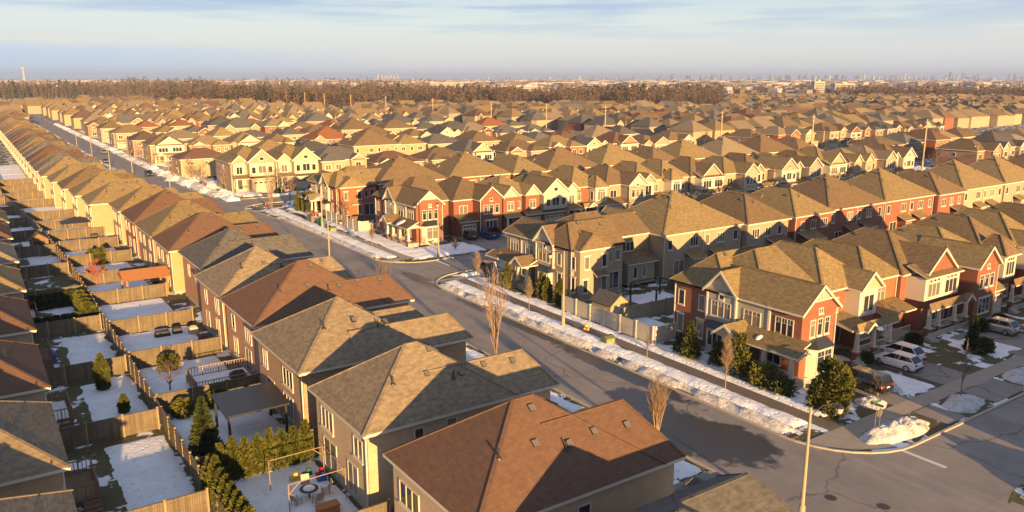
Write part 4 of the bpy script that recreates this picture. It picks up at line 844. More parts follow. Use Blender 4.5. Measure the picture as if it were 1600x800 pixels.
NTH = ['first', 'second', 'third', 'fourth', 'fifth', 'sixth', 'seventh', 'eighth', 'ninth', 'tenth', 'eleventh', 'twelfth', 'thirteenth', 'fourteenth', 'fifteenth', 'sixteenth', 'seventeenth', 'eighteenth', 'nineteenth', 'twentieth', 'twenty-first', 'twenty-second', 'twenty-third', 'twenty-fourth', 'twenty-fifth']
row('S', 5.0, 19.3, [('boxbay', 'red', 'olive', .04), ('recess', 'orange', 'olive', .04), ('twin', 'red', 'brown', .04), ('gable', 'red', 'olive', .6), ('turret', 'red', 'brown', .04), ('boxbay', 'red', 'olive', .04), ('twin', 'orange', 'brown', .5)], 0, 'right of the red corner house', grp='porch row on the right side street')
row('N', 54.0, 27.2, [('semi', 'beige', 'olive', .5), ('plainhip', 'beige', 'brown', 1.9), ('plainhip', 'red', 'olive', .5), ('semi', 'red', 'brown', .4), ('semi', 'red', 'olive', .3), ('plainhip', 'red', 'brown', 1.2), ('semi', 'cream', 'olive', .8), ('semi', 'beige', 'olive', .5), ('semi', 'red', 'brown', 1)], 0, 'past the tan corner house', grp='second row, backs towards us')
row('S', 81.0, 19.4, [('gable', 'red', 'brown', 0.05), ('ridge', 'red', 'tan', .04), ('white', 'red', 'olive', .05), ('turret', 'red', 'olive', .04), ('gable', 'beige', 'brown', .4), ('boxbay', 'cream', 'olive', .05), ('turret', 'beige', 'olive', .4), ('twin', 'beige', 'brown', .5), ('gable', 'cream', 'olive', .3), ('boxbay', 'beige', 'brown', .6),
    ('white', 'beige', 'olive', .4), ('gable', 'grey', 'brown', .5), ('twin', 'cream', 'olive', 1), ('ridge', 'cream', 'olive', .5), ('gable', 'beige', 'grey', .5), ('white', 'cream', 'brown', .5)], 0, 'past the corner house with the pickup', grp='row facing the second side street')
row('N', 126.5, 18.2, [('semi', 'red', 'brown', .6), ('semi', 'red', 'olive', .4), ('plainhip', 'red', 'olive', 1.0), ('semi', 'red', 'brown', .6), ('semi', 'beige', 'olive', .5), ('plainhip', 'cream', 'brown', 1), ('semi', 'red', 'olive', .6), ('semi', 'cream', 'grey', .6), ('semi', 'beige', 'brown', .6), ('plainhip', 'red', 'brown', .6)], 1, 'past the orange corner house', grp='fourth row, backs towards us')
# rows farther back
CTR = {'n': 0}
KW = ['beige', 'grey', 'tan', 'red', 'orange', 'cream', 'beige', 'brown', 'pink', 'cream', 'tan']
KR = ['olive', 'brown', 'brown', 'tan', 'grey', 'redbrown', 'brown', 'olive', 'slate', 'rust', 'dark', 'redbrown', 'slate']
FR = ['white', 'gable', 'broad', 'twin', 'broad', 'broad', 'turret', 'broad', 'gable', 'plainhip', 'semi', 'broad']
def infrustum(x, y, m=4.0):
    dx, dy = x-CX, y-CY; a = math.degrees(math.atan2(dx, dy))-HEAD; return abs(a) < 32.8+m and dy > 0
def autorow(face, sf, t0, t1, lod, desc, rowname, seed):
    r = random.Random(seed); t = t0; i = 0
    while t < t1:
        k = r.choice(FR if r.random() < .8 or face == 'S' else ['semi', 'plainhip']); w = TYPES[k][1]
        if t+w > t1+3: break
        if infrustum(t+w/2, sf+(8 if face == 'S' else -8)):
            wl, ro = r.choice(KW), r.choice(KR)
            if t > 60 and r.random() < .4: ro = r.choice(['dark', 'slate', 'brown', 'grey'])
            o = make(k, wl, ro, lod, r.random() < .5 and k != 'semi'); CTR['n'] += 1
            lb = '%s from left, %s with %s roof, %s' % (NTH[min(i, 24)], {'red': 'red brick', 'orange': 'orange brick', 'brown': 'brown brick', 'pink': 'pink brick'}.get(wl, wl), {'redbrown': 'red-brown', 'rust': 'rust-red'}.get(ro, ro), desc)
            place(o, t if face == 'S' else t+w*1.1, sf+r.uniform(-2.6, 2.6), face, lb, group=rowname); sx_ = r.uniform(1.02, 1.22) if k != 'semi' else 1; o.scale = (sx_, r.uniform(.92, 1.06), r.uniform(.80, 1.02)); t += w*(sx_-1); i += 1
        t += w+r.choice([.8, 1.2, 2, 3, 5.5])
oname = ['fifth', 'sixth', 'seventh', 'eighth', 'ninth', 'tenth', 'eleventh', 'twelfth']
# the pale pair at the third street corner
for kd, wl, ro, x, y, lb in (('white', 'cream', 'olive', 2.4, 161.0, 'cream stucco corner house with wide gable beyond the orange brick house'), ('white', 'white', 'olive', 13.4, 160.0, 'white house with gabled balcony front beside the cream corner house')):
    place(make(kd, wl, ro, 0, False), x, y, 'S', lb).scale = (1.12, 1.1, 1.13)
autorow('S', 162, 25.5, 172, 1, 'fifth row from the front', 'fifth row of houses', 5)
ri = 0
for k, c in enumerate(ST[3:8]):
    x = shf(c)+4
    autorow('N', c-11, x, 172, 1, '%s row from the front' % oname[1+ri], '%s row of houses' % oname[1+ri], 100+k)
    if ri < 5: autorow('S', c+15, x, 172, 1, '%s row from the front' % oname[2+ri], '%s row of houses' % oname[2+ri], 200+k)
    ri += 2
    if ri > 4: break
autorow('N', 54, 200, 420, 1, 'across the far avenue, nearest row', 'first row across the avenue', 301)
autorow('S', 81, 200, 420, 1, 'across the far avenue, second row', 'second row across the avenue', 302)
autorow('N', 127, 200, 330, 1, 'across the far avenue, third row', 'third row across the avenue', 303)
autorow('S', 160, 200, 330, 1, 'across the far avenue, fourth row', 'fourth row across the avenue', 304)
for i, (kd, wl, ro) in enumerate([('semi', 'red', 'brown'), ('semi', 'red', 'olive'), ('semi', 'beige', 'brown'), ('semi', 'red', 'brown'), ('semi', 'beige', 'olive')]):
    place(make(kd, wl, ro, 1), 11.0+i*16.3+16, -26.5, 'N', '%s house across the near side street, outside the picture' % NTH[i], group='houses across the near side street').scale = (1, 1, .98)
print('auto houses', CTR['n'], len(bpy.data.objects))
# ---- the far estates: roofs past counting, one mass
def mass():
    mb = MB(); r = random.Random(99); mats = [SH[k] for k in ('olive', 'brown', 'grey', 'redbrown', 'tan', 'dark', 'slate')]+[WL[k] for k in ('beige', 'red', 'cream', 'tan')]+[SD['white']]+[M['glass'], M['snow']]
    def hs(x, y, w, d, rot, face, rm, wm):
        c, s_ = math.cos(rot), math.sin(rot); h = r.uniform(5.6, 6.6); ov = .5; z = h+.2
        def T(a, b, cc): return (x+a*c-b*s_, y+a*s_+b*c, cc)
        def bx(x0, y0, z0, x1, y1, z1, m): mb.solid([T(*q) for q in [(x0,y0,z0),(x1,y0,z0),(x1,y1,z0),(x0,y1,z0),(x0,y0,z1),(x1,y0,z1),(x1,y1,z1),(x0,y1,z1)]], [(0,1,5,4),(1,2,6,5),(2,3,7,6),(3,0,4,7)], m)
        bx(0, 0, 0, w, d, h, wm)
        if w > d: pass
        p = r.uniform(.45, .7); hw = w/2+ov; zr = z+p*hw; run = hw*1.05
        if r.random() < .45 or w > d:      # ridge across the front
            p2 = min(p, .62); hw = d/2+ov; zr = z+p2*hw; run = min(w/2+ov, hw*r.choice([.02, .9, 1.0])); q6 = [(-ov,-ov,z-.2),(w+ov,-ov,z-.2),(w+ov,d+ov,z-.2),(-ov,d+ov,z-.2),(-ov+run,d/2,zr),(w+ov-run,d/2,zr)]
            mb.solid([T(*q) for q in q6], [(0,1,5,4),(2,3,4,5)], rm); mb.solid([T(*q) for q in q6], [(3,0,4),(1,2,5)], rm if run > 1 else wm)
        else:
            mb.solid([T(*q) for q in [(-ov,-ov,z-.2),(w+ov,-ov,z-.2),(w+ov,d+ov,z-.2),(-ov,d+ov,z-.2),(w/2,-ov+run,zr),(w/2,d+ov-run,zr)]], [(0,1,4),(1,2,5,4),(2,3,5),(3,0,4,5)], rm)
        # front gable with pale face
        for f in ((0, 1),) if r.random() < .6 else ((0, 1), (0, 2)):
            gw = r.uniform(3.4, 5.0); gx = r.uniform(.2, w-gw-.2); yy = -r.uniform(.6, 2); sgn = 1
            if face < 0: q = lambda a, b, cc: (a, d-b, cc)
            else: q = lambda a, b, cc: (a, b, cc)
            zg = z+gw/2*.95; gm = r.choice([11, wm, wm, 9, 10])
            mb.solid([T(*q(*v)) for v in [(gx,yy,0),(gx+gw,yy,0),(gx+gw,yy,z),(gx+gw/2,yy,zg),(gx,yy,z),(gx,3,0),(gx+gw,3,0),(gx+gw,3,z),(gx,3,z)]], [(0,1,2,3,4),(1,6,7,2),(0,4,8,5)], gm)
            mb.solid([T(*q(*v)) for v in [(gx-.3,yy-.3,z-.15),(gx+gw/2,yy-.3,zg+.12),(gx+gw+.3,yy-.3,z-.15),(gx-.3,6,z-.15),(gx+gw/2,6,zg+.12),(gx+gw+.3,6,z-.15)]], [(0,1,4,3),(1,2,5,4)], rm)
            for zz in (1.2, 4.2): mb.solid([T(*q(*v)) for v in [(gx+gw*.3,yy-.05,zz),(gx+gw*.7,yy-.05,zz),(gx+gw*.7,yy-.05,zz+1.4),(gx+gw*.3,yy-.05,zz+1.4)]], [(0,1,2,3)], 12)
            mb.solid([T(*q(*v)) for v in [(gx,yy-2,0),(gx+gw,yy-2,0),(gx+gw,yy-2,3),(gx,yy-2,3),(gx,yy,3.6),(gx+gw,yy,3.6)]], [(3,2,5,4)], rm)
    n = 0
    def cell(x, y, rot, face):
        nonlocal n
        if not infrustum(x, y, 1.5): return
        hs(x+r.uniform(-1, 1), y+r.uniform(-2.5, 2.5), r.choice([9, 10, 11, 12, 13, 13.5]), r.uniform(11, 15.5), rot, face, r.choice([0, 0, 1, 2, 1, 3, 4, 5 if x > 190 else 2, 6, 2]), 7+r.choice([0, 0, 2, 3, 2, 0, 1 if x > 60 else 3])); n += 1
    c = ST
    for k in range(4, 10):
        for x in range(0, 13):
            xx = shf(400)+6+x*13.8
            if k > 4: cell(xx, ST[k]+15, 0, 1)
            if k > 5 or True: cell(xx, ST[k+1 if k < 10 else k]-26, 0, -1) if k >= 5 else None
    for k in range(4, 12):
        for x in range(9): cell(-58-x*0, 120+k*1e9, 0, 1) if False else None
    # left of the long street and across the avenue, each estate with its own turn
    for (ox, oy, rot, nx, ny) in [(200, 195, .0, 22, 5), (200, 400, .10, 24, 7), (480, 120, -.28, 20, 14), (700, 60, .35, 26, 18), (205, 640, .3, 30, 9), (-130, 500, .0, 8, 6), (-190, 690, .1, 30, 4), (60, 790, .15, 16, 4), (560, 500, .1, 22, 8)]:
        cr_, sr = math.cos(rot), math.sin(rot)
        for j in range(ny):
            for i in range(nx):
                for side in (0, 1):
                    a, b = i*14.2+r.uniform(-1.5, 1.5), j*39*1.0+side*17
                    x, y = ox+a*cr_-b*sr, oy+a*sr+b*cr_
                    dd = (x-CX)*math.sin(R(HEAD))+(y-CY)*math.cos(R(HEAD)); sx = (x-CX)*math.cos(R(HEAD))-(y-CY)*math.sin(R(HEAD))
                    ratio = sx/dd if dd > 0 else 0
                    lim = 820 if ratio < -.45 else 660 if ratio < .27 else 960
                    if x > 190 and y < 185 and x < 430: continue
                    if -8 < x < 200 and y < 700: continue
                    if dd > lim: continue
                    if x < -8 and y < 480: continue
                    cell(x, y, rot+(r.uniform(-.04, .04)), 1 if side else -1)
    print('mass houses', n)
    return tag(mb.obj('far_houses', mats), kind='stuff')
mass()

# ================================================================== FENCES
FC = {}
def fence(pts, label, mat='wood', h=1.8, group=None, postmat='post', hp=.12, cat='fence', flip=False):
    root = empty('wooden_fence' if mat != 'pvc' else 'panel_fence', (pts[0][0], pts[0][1], 0)); bd = MB()
    ox, oy = pts[0]
    for (a, b), (c, d) in zip(pts, pts[1:]):
        L = math.hypot(c-a, d-b); n = max(1, round(L/2.5))
        p0, p1 = (a-ox, b-oy), (c-ox, d-oy)
        bd.bar((*p0, h/2+.03), (*p1, h/2+.03), .035, h-.06)
        for z in (.35, h*.5, h-.28): bd.bar((*p0, z), (*p1, z), .09, .09)
        bd.bar((*p0, h+.01), (*p1, h+.01), .13, .045, 0)
        k = ('post', h, postmat, hp)
        if k not in FC:
            m = MB(); m.box(-hp/2, -hp/2, -.1, hp/2, hp/2, h+.1); m.box(-hp/2-.03, -hp/2-.03, h+.1, hp/2+.03, hp/2+.03, h+.15); FC[k] = m.mesh('fence_post', [M[postmat]])
        for i in range(n+1):
            t = i/n; link('fence_post', FC[k], root, (p0[0]+(p1[0]-p0[0])*t, p0[1]+(p1[1]-p0[1])*t, 0))
    bd.obj('fence_boards', [M[mat]], root)
    return tag(root, label, cat, group)
yn = {1: 'between the beige and the brown brick houses', 0: 'beside the foreground cream brick house, by the swing frame'}
yardname = ['behind the cream brick foreground house', 'between the yards of the beige and the cream brick house', 'behind the gap between brown and beige brick houses, with cedars along it', 'past the brown brick house yard, meeting the deck', 'between the red-brown roofed and the grey roofed house yards', 'behind the slate-roofed house, lit bright yellow',
            'in front of the wooden gazebo', 'behind the wooden gazebo', 'past the gazebo, second beyond it', 'past the gazebo, third beyond it', 'past the gazebo, fourth beyond it', 'near the blue-topped canopy', 'just beyond the blue-topped canopy']
for j, a in enumerate(EDGE[:17]):
    x = shf(a); lb = ('board fence ' + yardname[j]) if j < len(yardname) else 'small distant board fence across the yards'
    fence([(x-40.3, a), (x-31.6, a)], lb, group='fences across the near yards')
prev = -6
for j, b in enumerate([28.3, 60, 92, 132, 180, 240]):
    fence([(-40.5+shf(prev), prev), (-40.5+shf(b), b)], '%s stretch from the bottom of the long fence splitting the two rows of yards' % NTH[j], group='long fence between the yards'); prev = b
for j, a in enumerate(LEDGE[:12]):
    x = shf(a); lb = '%s board fence from the bottom among the shaded left yards' % NTH[j]
    fence([(x-48.6, a), (x-40.8, a)], lb, group='fences across the left yards')
fence([(7.4, 20.9), (7.4, 36.6)], 'light panelled fence along the sidewalk beside the tan corner house', 'pvc', 1.9, None, 'trim', .18)
fence([(7.6, 20.7), (10.5, 20.7)], 'short light fence closing the gap to the red corner house', 'pvc', 1.9, None, 'trim', .18)
fence([(9.6, 28.5), (24.5, 28.5)], 'grey weathered fence between the tan house yard and the snowy yard', 'woodg', 1.8)
fence([(7.6, 98.5), (7.6, 114.5)], 'light fence along the sidewalk in front of the orange brick house', 'pvc', 1.9, None, 'trim', .18)
fence([(7.8, 98.3), (10.4, 98.3)], 'short sunlit light fence against the red corner house', 'pvc', 1.9, None, 'trim', .18)
fence([(9.0, 105.5), (17.5, 105.5)], 'tan board fence behind the light fence at the orange house', 'wood', 1.7)
for j in range(7): fence([(26.5+j*9.5, 21.6), (26.5+j*9.5, 37.2)], '%s fence from the tan house in the hidden middle yards' % NTH[j], 'woodg', 1.7, 'fences between the middle yards')

# ================================================================== TREES AND SHRUBS
def conifer_mesh(h, r, n, seed, kind):
    rr = random.Random(seed); mb = MB()
    for i in range(n):
        u = rr.random(); 
        if kind == 'column': z = h*(.04+.96*u); prof = r*min(1, (1-u)*2.2+.05)*(.75+.25*min(1, u*6)); s = .16+.10*rr.random()
        elif kind == 'spruce': z = h*(.08+.92*u**1.15); lay = abs(((z*1.9) % 1)-.5)*2; prof = r*(1-z/h)**.85*(.62+.5*lay)+.04; s = .15+.16*rr.random()*(1.2-u)
        elif kind == 'dome' and r > 1.15:
            if i == 0:
                lob = [(0, 0, h*.45, r*.72), (r*.4, r*.3, h*.2, r*.55), (-r*.45, r*.1, h*.2, r*.5), (0, -r*.45, h*.2, r*.5)]+[(r*rr.uniform(.25, .62)*math.cos(k*1.05+rr.random()), r*rr.uniform(.25, .62)*math.sin(k*1.05+rr.random()), h*rr.uniform(.18, .74), r*rr.uniform(.34, .55)) for k in range(11)]+[(r*.1, 0, h*.84, r*.3)]
            lx, ly, lz, lr = lob[i % len(lob)]; th = math.acos(rr.uniform(-1, 1)); a = rr.uniform(0, 6.28); k = lr*rr.random()**.3
            c = Vector((lx+k*math.sin(th)*math.cos(a), ly+k*math.sin(th)*math.sin(a), max(.08, lz+k*1.15*math.cos(th))))
            o = Vector((math.sin(th)*math.cos(a), math.sin(th)*math.sin(a), math.cos(th)+.5))+Vector((rr.uniform(-.5, .5), rr.uniform(-.5, .5), rr.uniform(-.4, .4))); o.normalize(); s = .11+.11*rr.random()
            sd_ = o.cross(Vector((rr.uniform(-1, 1), rr.uniform(-1, 1), rr.uniform(-1, 1)))).normalized()
            mb.face([c-sd_*s*.5-o*s*.3, c+sd_*s*.5-o*s*.3, c+o*s*1.3+sd_*s*.1, c+o*s*1.2-sd_*s*.1]); continue
        elif kind == 'dome': th = math.acos(1-1.6*u); z = h*.36+h*.62*math.cos(th); prof = r*max(.1, math.sin(th))**.8*(.95 if z < h*.4 else 1); s = .13+.12*rr.random()
        a = rr.uniform(0, 2*math.pi); k = rr.random()**.35; bumpy = 1+(.22 if kind != 'dome' else .42)*mnoise.noise(Vector((math.cos(a)*2, math.sin(a)*2, z*1.1+seed)))+.12*mnoise.noise(Vector((math.cos(a)*5, math.sin(a)*5, z*3+seed)))
        q = prof*k*bumpy; x, y = q*math.cos(a), q*math.sin(a)
        o = Vector((math.cos(a), math.sin(a), .35 if kind != 'column' else 1.4)); o.normalize(); o += Vector((rr.uniform(-.5, .5), rr.uniform(-.5, .5), rr.uniform(-.3, .5))); o.normalize()
        sd_ = o.cross(Vector((rr.uniform(-1, 1), rr.uniform(-1, 1), rr.uniform(-1, 1)))).normalized(); c = Vector((x, y, z))
        mb.face([c-sd_*s*.55-o*s*.3, c+sd_*s*.55-o*s*.3, c+o*s*1.2+sd_*s*.12, c+o*s*1.1-sd_*s*.12])
    return mb.mesh('crown', [M['cedar' if kind == 'column' else 'spruce' if kind == 'spruce' else 'pine']])
TC = {}
def conifer(x, y, h, r, kind, label, group=None, name='cedar_tree', z=0, n=None, mat=None):
    k = (round(h/.7), round(r/.2), kind, mat)
    if k not in TC:
        t = MB(); t.tube([(0, 0, -.1), (0, 0, h*.4), (0, 0, h*.9)], [.07+r*.03, .06, .015], 5); cm_ = conifer_mesh(h, r, n or int(500+420*h*r), len(TC)+3, kind)
        if mat: cm_.materials.clear(); cm_.materials.append(M[mat])
        TC[k] = (t.mesh('trunk', [M['bark']]), cm_)
    root = empty(name, (x, y, z), rnd.uniform(0, 6.28)); link('trunk', TC[k][0], root); link('crown', TC[k][1], root)
    return tag(root, label, 'shrub' if h < 1.7 else 'tree', group)
def bare_mesh(h, spread, seed, kind, dens=1.0):
    rr = random.Random(seed); tr = MB(); tw = MB()
    def grow(p, d, L, rad, lvl, mb):
        pts = [p]; q = p.copy(); dd = d.copy(); n = 3
        for i in range(n):
            dd = (dd+Vector((rr.uniform(-.14, .14), rr.uniform(-.14, .14), rr.uniform(-.02, .12)))).normalized(); q = q+dd*L/n; pts.append(q.copy())
        mb.tube(pts, [rad, rad*.8, rad*.62, rad*.42], 4 if lvl < 2 else 3, 0, False)
        if lvl >= 3: return
        m = int([9, 5, 4][lvl]*dens)
        for i in range(m):
            t = rr.uniform(.3, 1.0); k = min(int(t*n), n-1); b = pts[k].lerp(pts[k+1], t*n-k)
            a = rr.uniform(0, 2*math.pi); up = 1.5 if kind == 'vase' else .7
            nd = (d*up+Vector((math.cos(a), math.sin(a), .25))*spread).normalized()
            grow(b, nd, L*rr.uniform(.42, .62)*(1.1-t*.3), rad*.5, lvl+1, tw)
    if kind == 'vase':
        tr.tube([(0, 0, -.1), (0, 0, h*.14)], [.13, .11], 6)
        for i in range(11):
            a = 2*math.pi*i/11+rr.uniform(-.2, .2); k = rr.uniform(.06, .30)*spread*1.5
            grow(Vector((0, 0, h*.10)), Vector((math.cos(a)*k, math.sin(a)*k, 1)).normalized(), h*rr.uniform(.6, .86), .05, 1, tr if i < 4 else tw)
    elif kind == 'spindle':
        tr.tube([(0, 0, -.1), (0, 0, h*.35), (.05, 0, h*.7), (0, .03, h)], [.06, .05, .035, .01], 5)
        for i in range(int(46*dens)):
            z = h*rr.uniform(.3, .9); a = rr.uniform(0, 6.28); k = .42
            grow(Vector((0, 0, z)), Vector((math.cos(a)*k, math.sin(a)*k, 1)).normalized(), h*.34*(1.1-z/h), .018, 2, tw)
    else: 
        tr.tube([(0, 0, -.1), (0, 0, h*.3)], [.07+h*.012, .05+h*.01], 6)
        grow(Vector((0, 0, h*.25)), Vector((0, 0, 1)), h*.7, .05+h*.008, 0, tr)
        for i in range(5): a = 6.28*i/5; grow(Vector((0, 0, h*.28)), Vector((math.cos(a)*spread, math.sin(a)*spread, .9)).normalized(), h*.5, .04+h*.004, 1, tw)
    return tr, tw
BC = {}
def bare(x, y, h, spread, kind, label, mat='twig', group=None, dens=1.0, seed=None, z=0):
    k = (round(h), round(spread*5), kind, mat)
    if k not in BC:
        a, b = bare_mesh(h, spread, seed or len(BC)+11, kind, dens); BC[k] = (a.mesh('trunk', [M['bark'] if mat != 'redtwig' else M['redtwig']]), b.mesh('crown', [M[mat]]))
    root = empty('bare_tree', (x, y, z), rnd.uniform(0, 6.28)); link('trunk', BC[k][0], root); link('crown', BC[k][1], root); return tag(root, label, 'tree', group)
bare(-9.9, 2.8, 5.0, .34, 'vase', 'leafless vase-shaped tree rising behind the largest red-brown roof', 'twigpale', dens=1.7)
bare(-9.8, 25.4, 7.6, .42, 'vase', 'tall leafless pinkish tree behind the beige house, over the road', 'twig', dens=1.1)
bare(-10.2, 50, 5.5, .4, 'vase', 'slender leafless tree beyond the broad red-brown roof', 'twig')
bare(3.6, 7.6, 5.6, .5, 'spindle', 'bare spindle-shaped street tree in the snow by the red corner house', 'twig', dens=2.2)
bare(3.6, 38.4, 4.6, .5, 'spindle', 'bare spindle-shaped tree beside the tan house cedar columns', 'twig', dens=2)
bare(3.3, 17.5, 3.2, .3, 'spindle', 'thin bare sapling near the green utility box', 'twigdark', dens=.6)
bare(6.1, 54.4, 4.6, .5, 'spindle', 'pinkish bare tree in front of the tan corner house', 'twig', dens=2)
bare(8.3, 57.5, 3.6, .5, 'spindle', 'reddish bare shrub tree by the snow heap at the far corner', 'twig', dens=2)
bare(3.2, 83, 5.0, .4, 'spindle', 'thin bare street tree in front of the light fence', 'twig', dens=1.2)
bare(3.2, 95, 5.0, .4, 'spindle', 'thin bare street tree near the lamp post by the light fence', 'twig', dens=1.2)
bare(1.5, 130, 7.5, .5, 'vase', 'leafless tree in front of the white house balcony', 'twig')
bare(9.1, 108, 4.5, .5, 'round', 'small bare tree inside the light fence', 'twig')
bare(18.6, -5.9, 6.0, .5, 'spindle', 'thin dark bare tree standing in the snow between driveways', 'twigdark', dens=.6)
bare(14.1, -.9, 1.8, .9, 'round', 'small round leafless bush behind the black minivan', 'twigdark')
bare(14, 74, 1.8, 1.0, 'round', 'low bare shrub in the snow by the red corner house lamp', 'twigdark')
bare(-38.3, 82.5, 3.4, 1.0, 'round', 'pink-red leafless tree at the fence corner by the gazebo', 'redtwig', dens=1.4)
bare(-38.3, 36.3, 2.6, .9, 'round', 'small dark leafless tree in the snowy yard by the deck', 'twigdark')
for i, (s_, t_) in enumerate([(155, 12), (166, 1.5), (178, 1), (192, 1.5), (205, -1), (232, -1.8), (250, -1.8), (270, -1.8)]): bare(t_+(0 if i < 2 else -2), s_, 5.5, .6, 'round', 'small bare street tree beyond the bend', 'twig', 'bare street trees beyond the bend')
conifer(7.5, -.5, 4.7, 1.95, 'dome', 'big round golden-green pine at the rounded street corner', name='pine_tree', n=11000)
conifer(7.5, 15.6, 3.9, 1.1, 'spruce', 'young golden spruce against the red corner house side wall', name='spruce_tree')
conifer(8.6, 17.5, 2.0, 1.2, 'dome', 'dark blue-green shrub at the back corner of the red house', name='evergreen_shrub', mat='spruce')
conifer(8.8, 12.6, 2.4, 1.5, 'dome', 'wide dark shrub left of the red house porch', name='evergreen_shrub', mat='spruce')
conifer(7.6, 9.4, 4.6, 1.5, 'dome', 'tall loose golden pine hiding the red house porch gable', name='pine_tree', n=3200)
conifer(7.6, 6.6, 2.0, 1.6, 'dome', 'low spreading juniper below the porch railing', name='evergreen_shrub', mat='pine')
conifer(7.4, 4.4, 1.4, 1.4, 'dome', 'lowest dark juniper by the porch corner', name='evergreen_shrub', mat='spruce')
for i, (t_, s_, h, lb) in enumerate([(8.3, 38.3, 3.4, 'thick cedar column nearest the lamp post'), (8.3, 41.0, 3.0, 'pair of cedars, right column'), (8.3, 42.2, 3.2, 'pair of cedars, left column'), (8.2, 44.6, 2.2, 'short cedar between the columns'), (7.8, 49.5, 3.2, 'slim cedar column farthest left at the tan house porch')]):
    conifer(t_, s_, h, .62, 'column', lb)
conifer(33.0, .2, 4.0, .75, 'spruce', 'narrow dark cedar between the porches on the right', name='cedar_tree'); conifer(34.1, -.5, 1.6, .9, 'dome', 'round low shrub at the foot of the narrow dark cedar', name='evergreen_shrub')
conifer(-43.3, 40, 3.6, .62, 'column', 'single cone-shaped cedar against the fence in a snowy yard'); conifer(-42.6, 33.3, 1.6, .38, 'column', 'small cone-shaped cedar at the fence in the next yard')
conifer(-38.9, 21.0, 4.8, 1.25, 'spruce', 'spiky spruce rising at the yard fence corner', name='spruce_tree', n=3600)
for i in range(8): conifer(-39.0+i*.88, 16.3-.02*i, 2.9+.3*math.sin(i*2.1), .50, 'column', '%s cedar from the left in the hedge row across the yard' % NTH[i], 'cedars hedging the yard behind the beige house')
for i in range(8): conifer(-40.0+.03*i, 14.6-i*1.15, 2.9+.3*math.sin(i*1.7), .62, 'column', '%s dark cedar down the long fence line' % NTH[i], 'cedars along the long fence')
for i in range(7): conifer(-46.8+i*.95, 63.6, 1.5, .6, 'dome', 'dark rounded cedar in the clipped hedge of a left yard', 'clipped hedge cedars, left yard', mat='spruce')
for i in range(8): conifer(-46.6+i*.8, 73.2, 1.9, .75, 'dome', 'dark tall hedge cedar filling a left yard', 'tall dark hedge cedars, left yard', mat='spruce')
for i in range(4): conifer(-41.6, 64.5+i*2.1, 2.4, .8, 'dome', 'golden-topped round shrub along the left yard fence', 'round shrubs by the left yard fence')
for i, (a, b, h) in enumerate([(-38.8, 85, 2.0), (-37.2, 84.6, 2.2), (-36.4, 95.4, 2.6), (-35.6, 97, 2.6), (-37.0, 99, 2.3), (-38.6, 29.8, 1.5), (-37.2, 42.3, 1.4), (-35.6, 30.2, 1.7)]): conifer(a, b, h, .75, 'column' if i < 5 else 'dome', ['small cedar by the yard fence beyond the red tree', 'second small cedar by the yard fence beyond the red tree', 'left cedar of a yard clump below the golden walls', 'middle cedar of a yard clump below the golden walls', 'front cedar of a yard clump below the golden walls', 'shrub against the deck yard fence', 'thin shrub beside the small dark tree', 'leafy shrub behind the table yard fence'][i])
for i, (a, b) in enumerate([(7.2, 125.2), (6.6, 127.6), (7.6, 122.8)]): conifer(a, b, 4.4, .9, 'column', ['front cedar', 'rear cedar', 'right cedar'][i]+' of the golden clump by the orange house porch')
conifer(25.5, 79.5, 2.2, .8, 'dome', 'small dark shrub beside the blue pickup', name='evergreen_shrub', mat='spruce')
tr_ = random.Random(41); nb = 0
for k, c in enumerate(ST[1:7]):
    for j in range(9):
        x = (20 if k == 0 else 6)+j*18.5+tr_.uniform(-4, 4); y = c+(6.8 if j % 2 else -6.8)+tr_.uniform(-.5, .5)
        if k == 0 and x < 30: continue
        bare(x, y, tr_.choice([5, 6, 6.5]), tr_.choice([.5, .7]), tr_.choice(['round', 'spindle']), 'leafless street tree between rows behind the %s cross street' % NTH[k+1], 'twig', 'leafless street trees between the rows'); nb += 1
for j in range(14): bare(tr_.uniform(182, 200), 66+j*22+tr_.uniform(-4, 4), 7, .7, 'round', 'leafless tree along the far avenue', 'twigdark', 'leafless trees along the far avenue')
# woods
def woods(name, x0, x1, y0, y1, n, h0, h1, seed, lim=None, base=0, tri=24, mats=('woods', 'woodsgreen'), evg=.05):
    r = random.Random(seed); mb = MB()
    for i in range(n):
        for _ in range(6):
            u = r.uniform(x0, x1); v = y0+(y1-y0)*r.random()**1.3
            if lim is None or lim(u, v): break
        else: continue
        x = CX+u*v*math.cos(R(HEAD))+v*math.sin(R(HEAD)); y = CY-u*v*math.sin(R(HEAD))+v*math.cos(R(HEAD))
        h = r.uniform(h0*.6, h1)*(1+.45*mnoise.noise(Vector((x*.009, y*.009, 3)))); ev = r.random() < evg*(1+2.5*mnoise.noise(Vector((x*.02, y*.02, 9)))); w = h*r.uniform(.22, .32)
        mb.face([(x-.3, y, base), (x+.3, y, base), (x+.1, y, base+h*.8)], 1 if ev else 0)
        for k in range(tri):
            a = r.uniform(0, 6.28); t = r.uniform(.25, .95) if not ev else r.uniform(.1, 1); 
            rad = (w*math.sin(min(1, (t-.15)*1.25)*math.pi*.9+.3) if not ev else w*.8*(1-t)+.5); px, py, pz = x+math.cos(a)*rad*r.random(), y+math.sin(a)*rad*r.random(), base+h*t
            s = h*.085 if not ev else h*.1; d = Vector((math.cos(a)*1.0, math.sin(a)*1.0, r.uniform(.3, 1.1))); q = Vector((-math.sin(a), math.cos(a), 0))
            p = Vector((px, py, pz)); mb.face([p-q*s*.5, p+q*s*.5, p+d*s*1.1], 1 if ev else 0)
    return tag(mb.obj(name, [M[m] for m in mats]), kind='stuff')
woods('woods', -.44, .26, 700, 1050, 4200, 15, 20, 1, lambda u, v: v > 715+130*abs(u+.1)+70*mnoise.noise(Vector((u*22, 1, 0))), tri=34, evg=.10)
